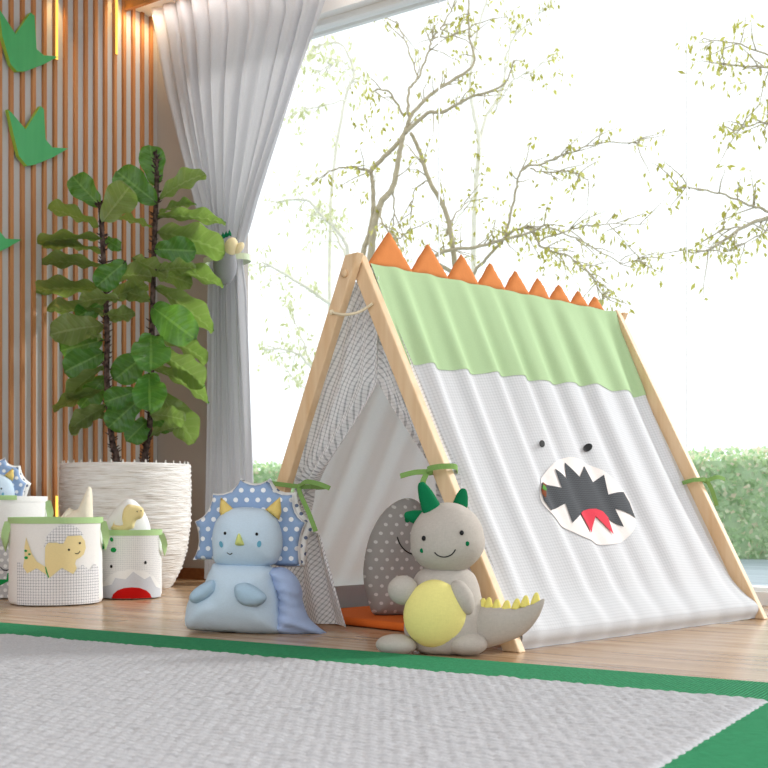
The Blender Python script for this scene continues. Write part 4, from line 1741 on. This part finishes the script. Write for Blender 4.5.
# ------------------------------------------------------------------ rug
ra = math.atan2(-.5241, .8516)
rug = thing('rug', 'large pale grey woven rug with a wide green border', 'rug', (.758, 2.275, 0), ra)
g = G('green_ribbed_border', .9, .15)
u, v, _ = g.xyz(g.coord('UV'))
rib = g.math('SINE', g.math('MULTIPLY', u, 2 * PI / .0085))
nz = g.noise(g.scaled(g.coord('UV'), 200, 40, 1), 1, 2)
f = g.math('MULTIPLY_ADD', rib, .25, nz)
g.color(g.ramp(f, (.2, lin('267A50')), (.7, lin('3B9C6B'))))
g.bump(rib, .6, .004)
BW = .26
XL, YL = -3.3, -2.5
bv, bf, bu = [], [], []


def slab(x0, x1, y0, y1, along):
    q = box(x0, x1, y0, y1, .001, .013)
    return q[0], q[1], [((p[0], p[1]) if along else (p[1], p[0])) for p in q[0]]


o = obj('border', join(slab(XL, BW, 0, BW, True), slab(0, BW, YL, 0, False)), g.m, rug, False)
bevel(o, .004, 2)
g = G('chunky_wool', .95, .1)
nz = g.noise(g.coord('Object'), 160, 3, .6)
nb = g.noise(g.coord('Object'), 45, 2)
f = g.math('MULTIPLY_ADD', nb, .25, g.math('MULTIPLY', nz, .75))
g.color(g.ramp(f, (.3, lin('B1B1B5')), (.7, lin('C4C4C8'))))
g.bump(nz, .3, .003)
nx, ny = 560, 400
xs = np.linspace(XL, .008, nx)
ys = np.linspace(YL + .2, .008, ny)
X, Y = np.meshgrid(xs, ys)
rng = np.random.default_rng(4)


def smooth_noise(shape, n):
    a = rng.normal(size=(shape[0] // n + 3, shape[1] // n + 3))
    yy = np.linspace(0, a.shape[0] - 2.001, shape[0])
    xx = np.linspace(0, a.shape[1] - 2.001, shape[1])
    iy, ix = yy.astype(int), xx.astype(int)
    fy, fx = (yy - iy)[:, None], (xx - ix)[None, :]
    A = a[iy][:, ix] * (1 - fx) + a[iy][:, ix + 1] * fx
    Bq = a[iy + 1][:, ix] * (1 - fx) + a[iy + 1][:, ix + 1] * fx
    return A * (1 - fy) + Bq * fy


jx = smooth_noise(X.shape, 5) * .002
jy = smooth_noise(X.shape, 5) * .002
row = (Y + jy) / .021
loop = (X + jx) / .026 + .5 * (np.floor(row) % 2)
Z = .0135 + .0065 * np.abs(np.sin(PI * row)) ** .6 * (.45 + .55 * np.abs(np.sin(PI * loop)) ** .6) + .0012 * smooth_noise(X.shape, 3)
edge = np.minimum(np.clip((.008 - Y) / .012, 0, 1), np.clip((.008 - X) / .012, 0, 1))
Z = .010 + (Z - .010) * np.sqrt(edge)
Yd = Y + np.where(Y > -.004, .006 * np.abs(np.sin(PI * X / .034)) + .003 * jx / .003, 0)
Xd = X + np.where(X > -.004, .004 * np.abs(np.sin(PI * Y / .034)), 0)
me = bpy.data.meshes.new('pile')
co_ = np.stack([Xd, Yd, Z], -1).reshape(-1, 3).astype(np.float32)
idx = np.arange(nx * ny).reshape(ny, nx)
fa = np.stack([idx[:-1, :-1], idx[:-1, 1:], idx[1:, 1:], idx[1:, :-1]], -1).reshape(-1, 4).astype(np.int32)
me.vertices.add(len(co_))
me.vertices.foreach_set('co', co_.ravel())
me.loops.add(fa.size)
me.loops.foreach_set('vertex_index', fa.ravel())
me.polygons.add(len(fa))
me.polygons.foreach_set('loop_start', np.arange(0, fa.size, 4, dtype=np.int32))
me.polygons.foreach_set('use_smooth', np.ones(len(fa), dtype=bool))
me.update(calc_edges=True)
me.validate()
me.materials.append(g.m)
o = bpy.data.objects.new('pile', me)
COL.objects.link(o)
o.parent = rug

# ------------------------------------------------------------------ light, camera
w = bpy.data.worlds.new('World')
sc.world = w
w.use_nodes = True
bgn = w.node_tree.nodes['Background']
bgn.inputs['Color'].default_value = (.94, .975, 1.0, 1)
bgn.inputs['Strength'].default_value = 1.3

sd = Vector((.8, .36, .46)).normalized()            # towards the sun, through the window from the right
L = bpy.data.lights.new('sun', 'SUN')
L.energy = 2.2
L.angle = math.radians(9)
L.color = (1, .98, .955)
so = bpy.data.objects.new('sun', L)
COL.objects.link(so)
so.rotation_euler = sd.to_track_quat('Z', 'Y').to_euler()
so.location = (4, 6, 5)
lamp('track_light', 'AREA', W(1.2, -.215, SO - .01), W(1.2, -.14, 2.2), 4.5, (1, .97, .93), shape='RECTANGLE', size=2.2, size_y=.02).rotation_euler = (0, 0, RZ)

cam = bpy.data.cameras.new('camera')
cam.sensor_width = 36
cam.lens = 36 * F / 768
cam.shift_x = (384 - CX) / 768
cam.shift_y = (HY - 384) / 768
cam.clip_start = .02
cam.dof.use_dof = True
cam.dof.focus_distance = 3.5
cam.dof.aperture_fstop = 9
co = bpy.data.objects.new('camera', cam)
COL.objects.link(co)
co.location = (0, 0, CH)
co.rotation_euler = (PI / 2, 0, 0)
sc.camera = co

vs = sc.view_settings
vs.view_transform = 'Standard'
vs.look = 'None'
vs.exposure = 0.2
vs.gamma = 1.0
vs.use_curve_mapping = False
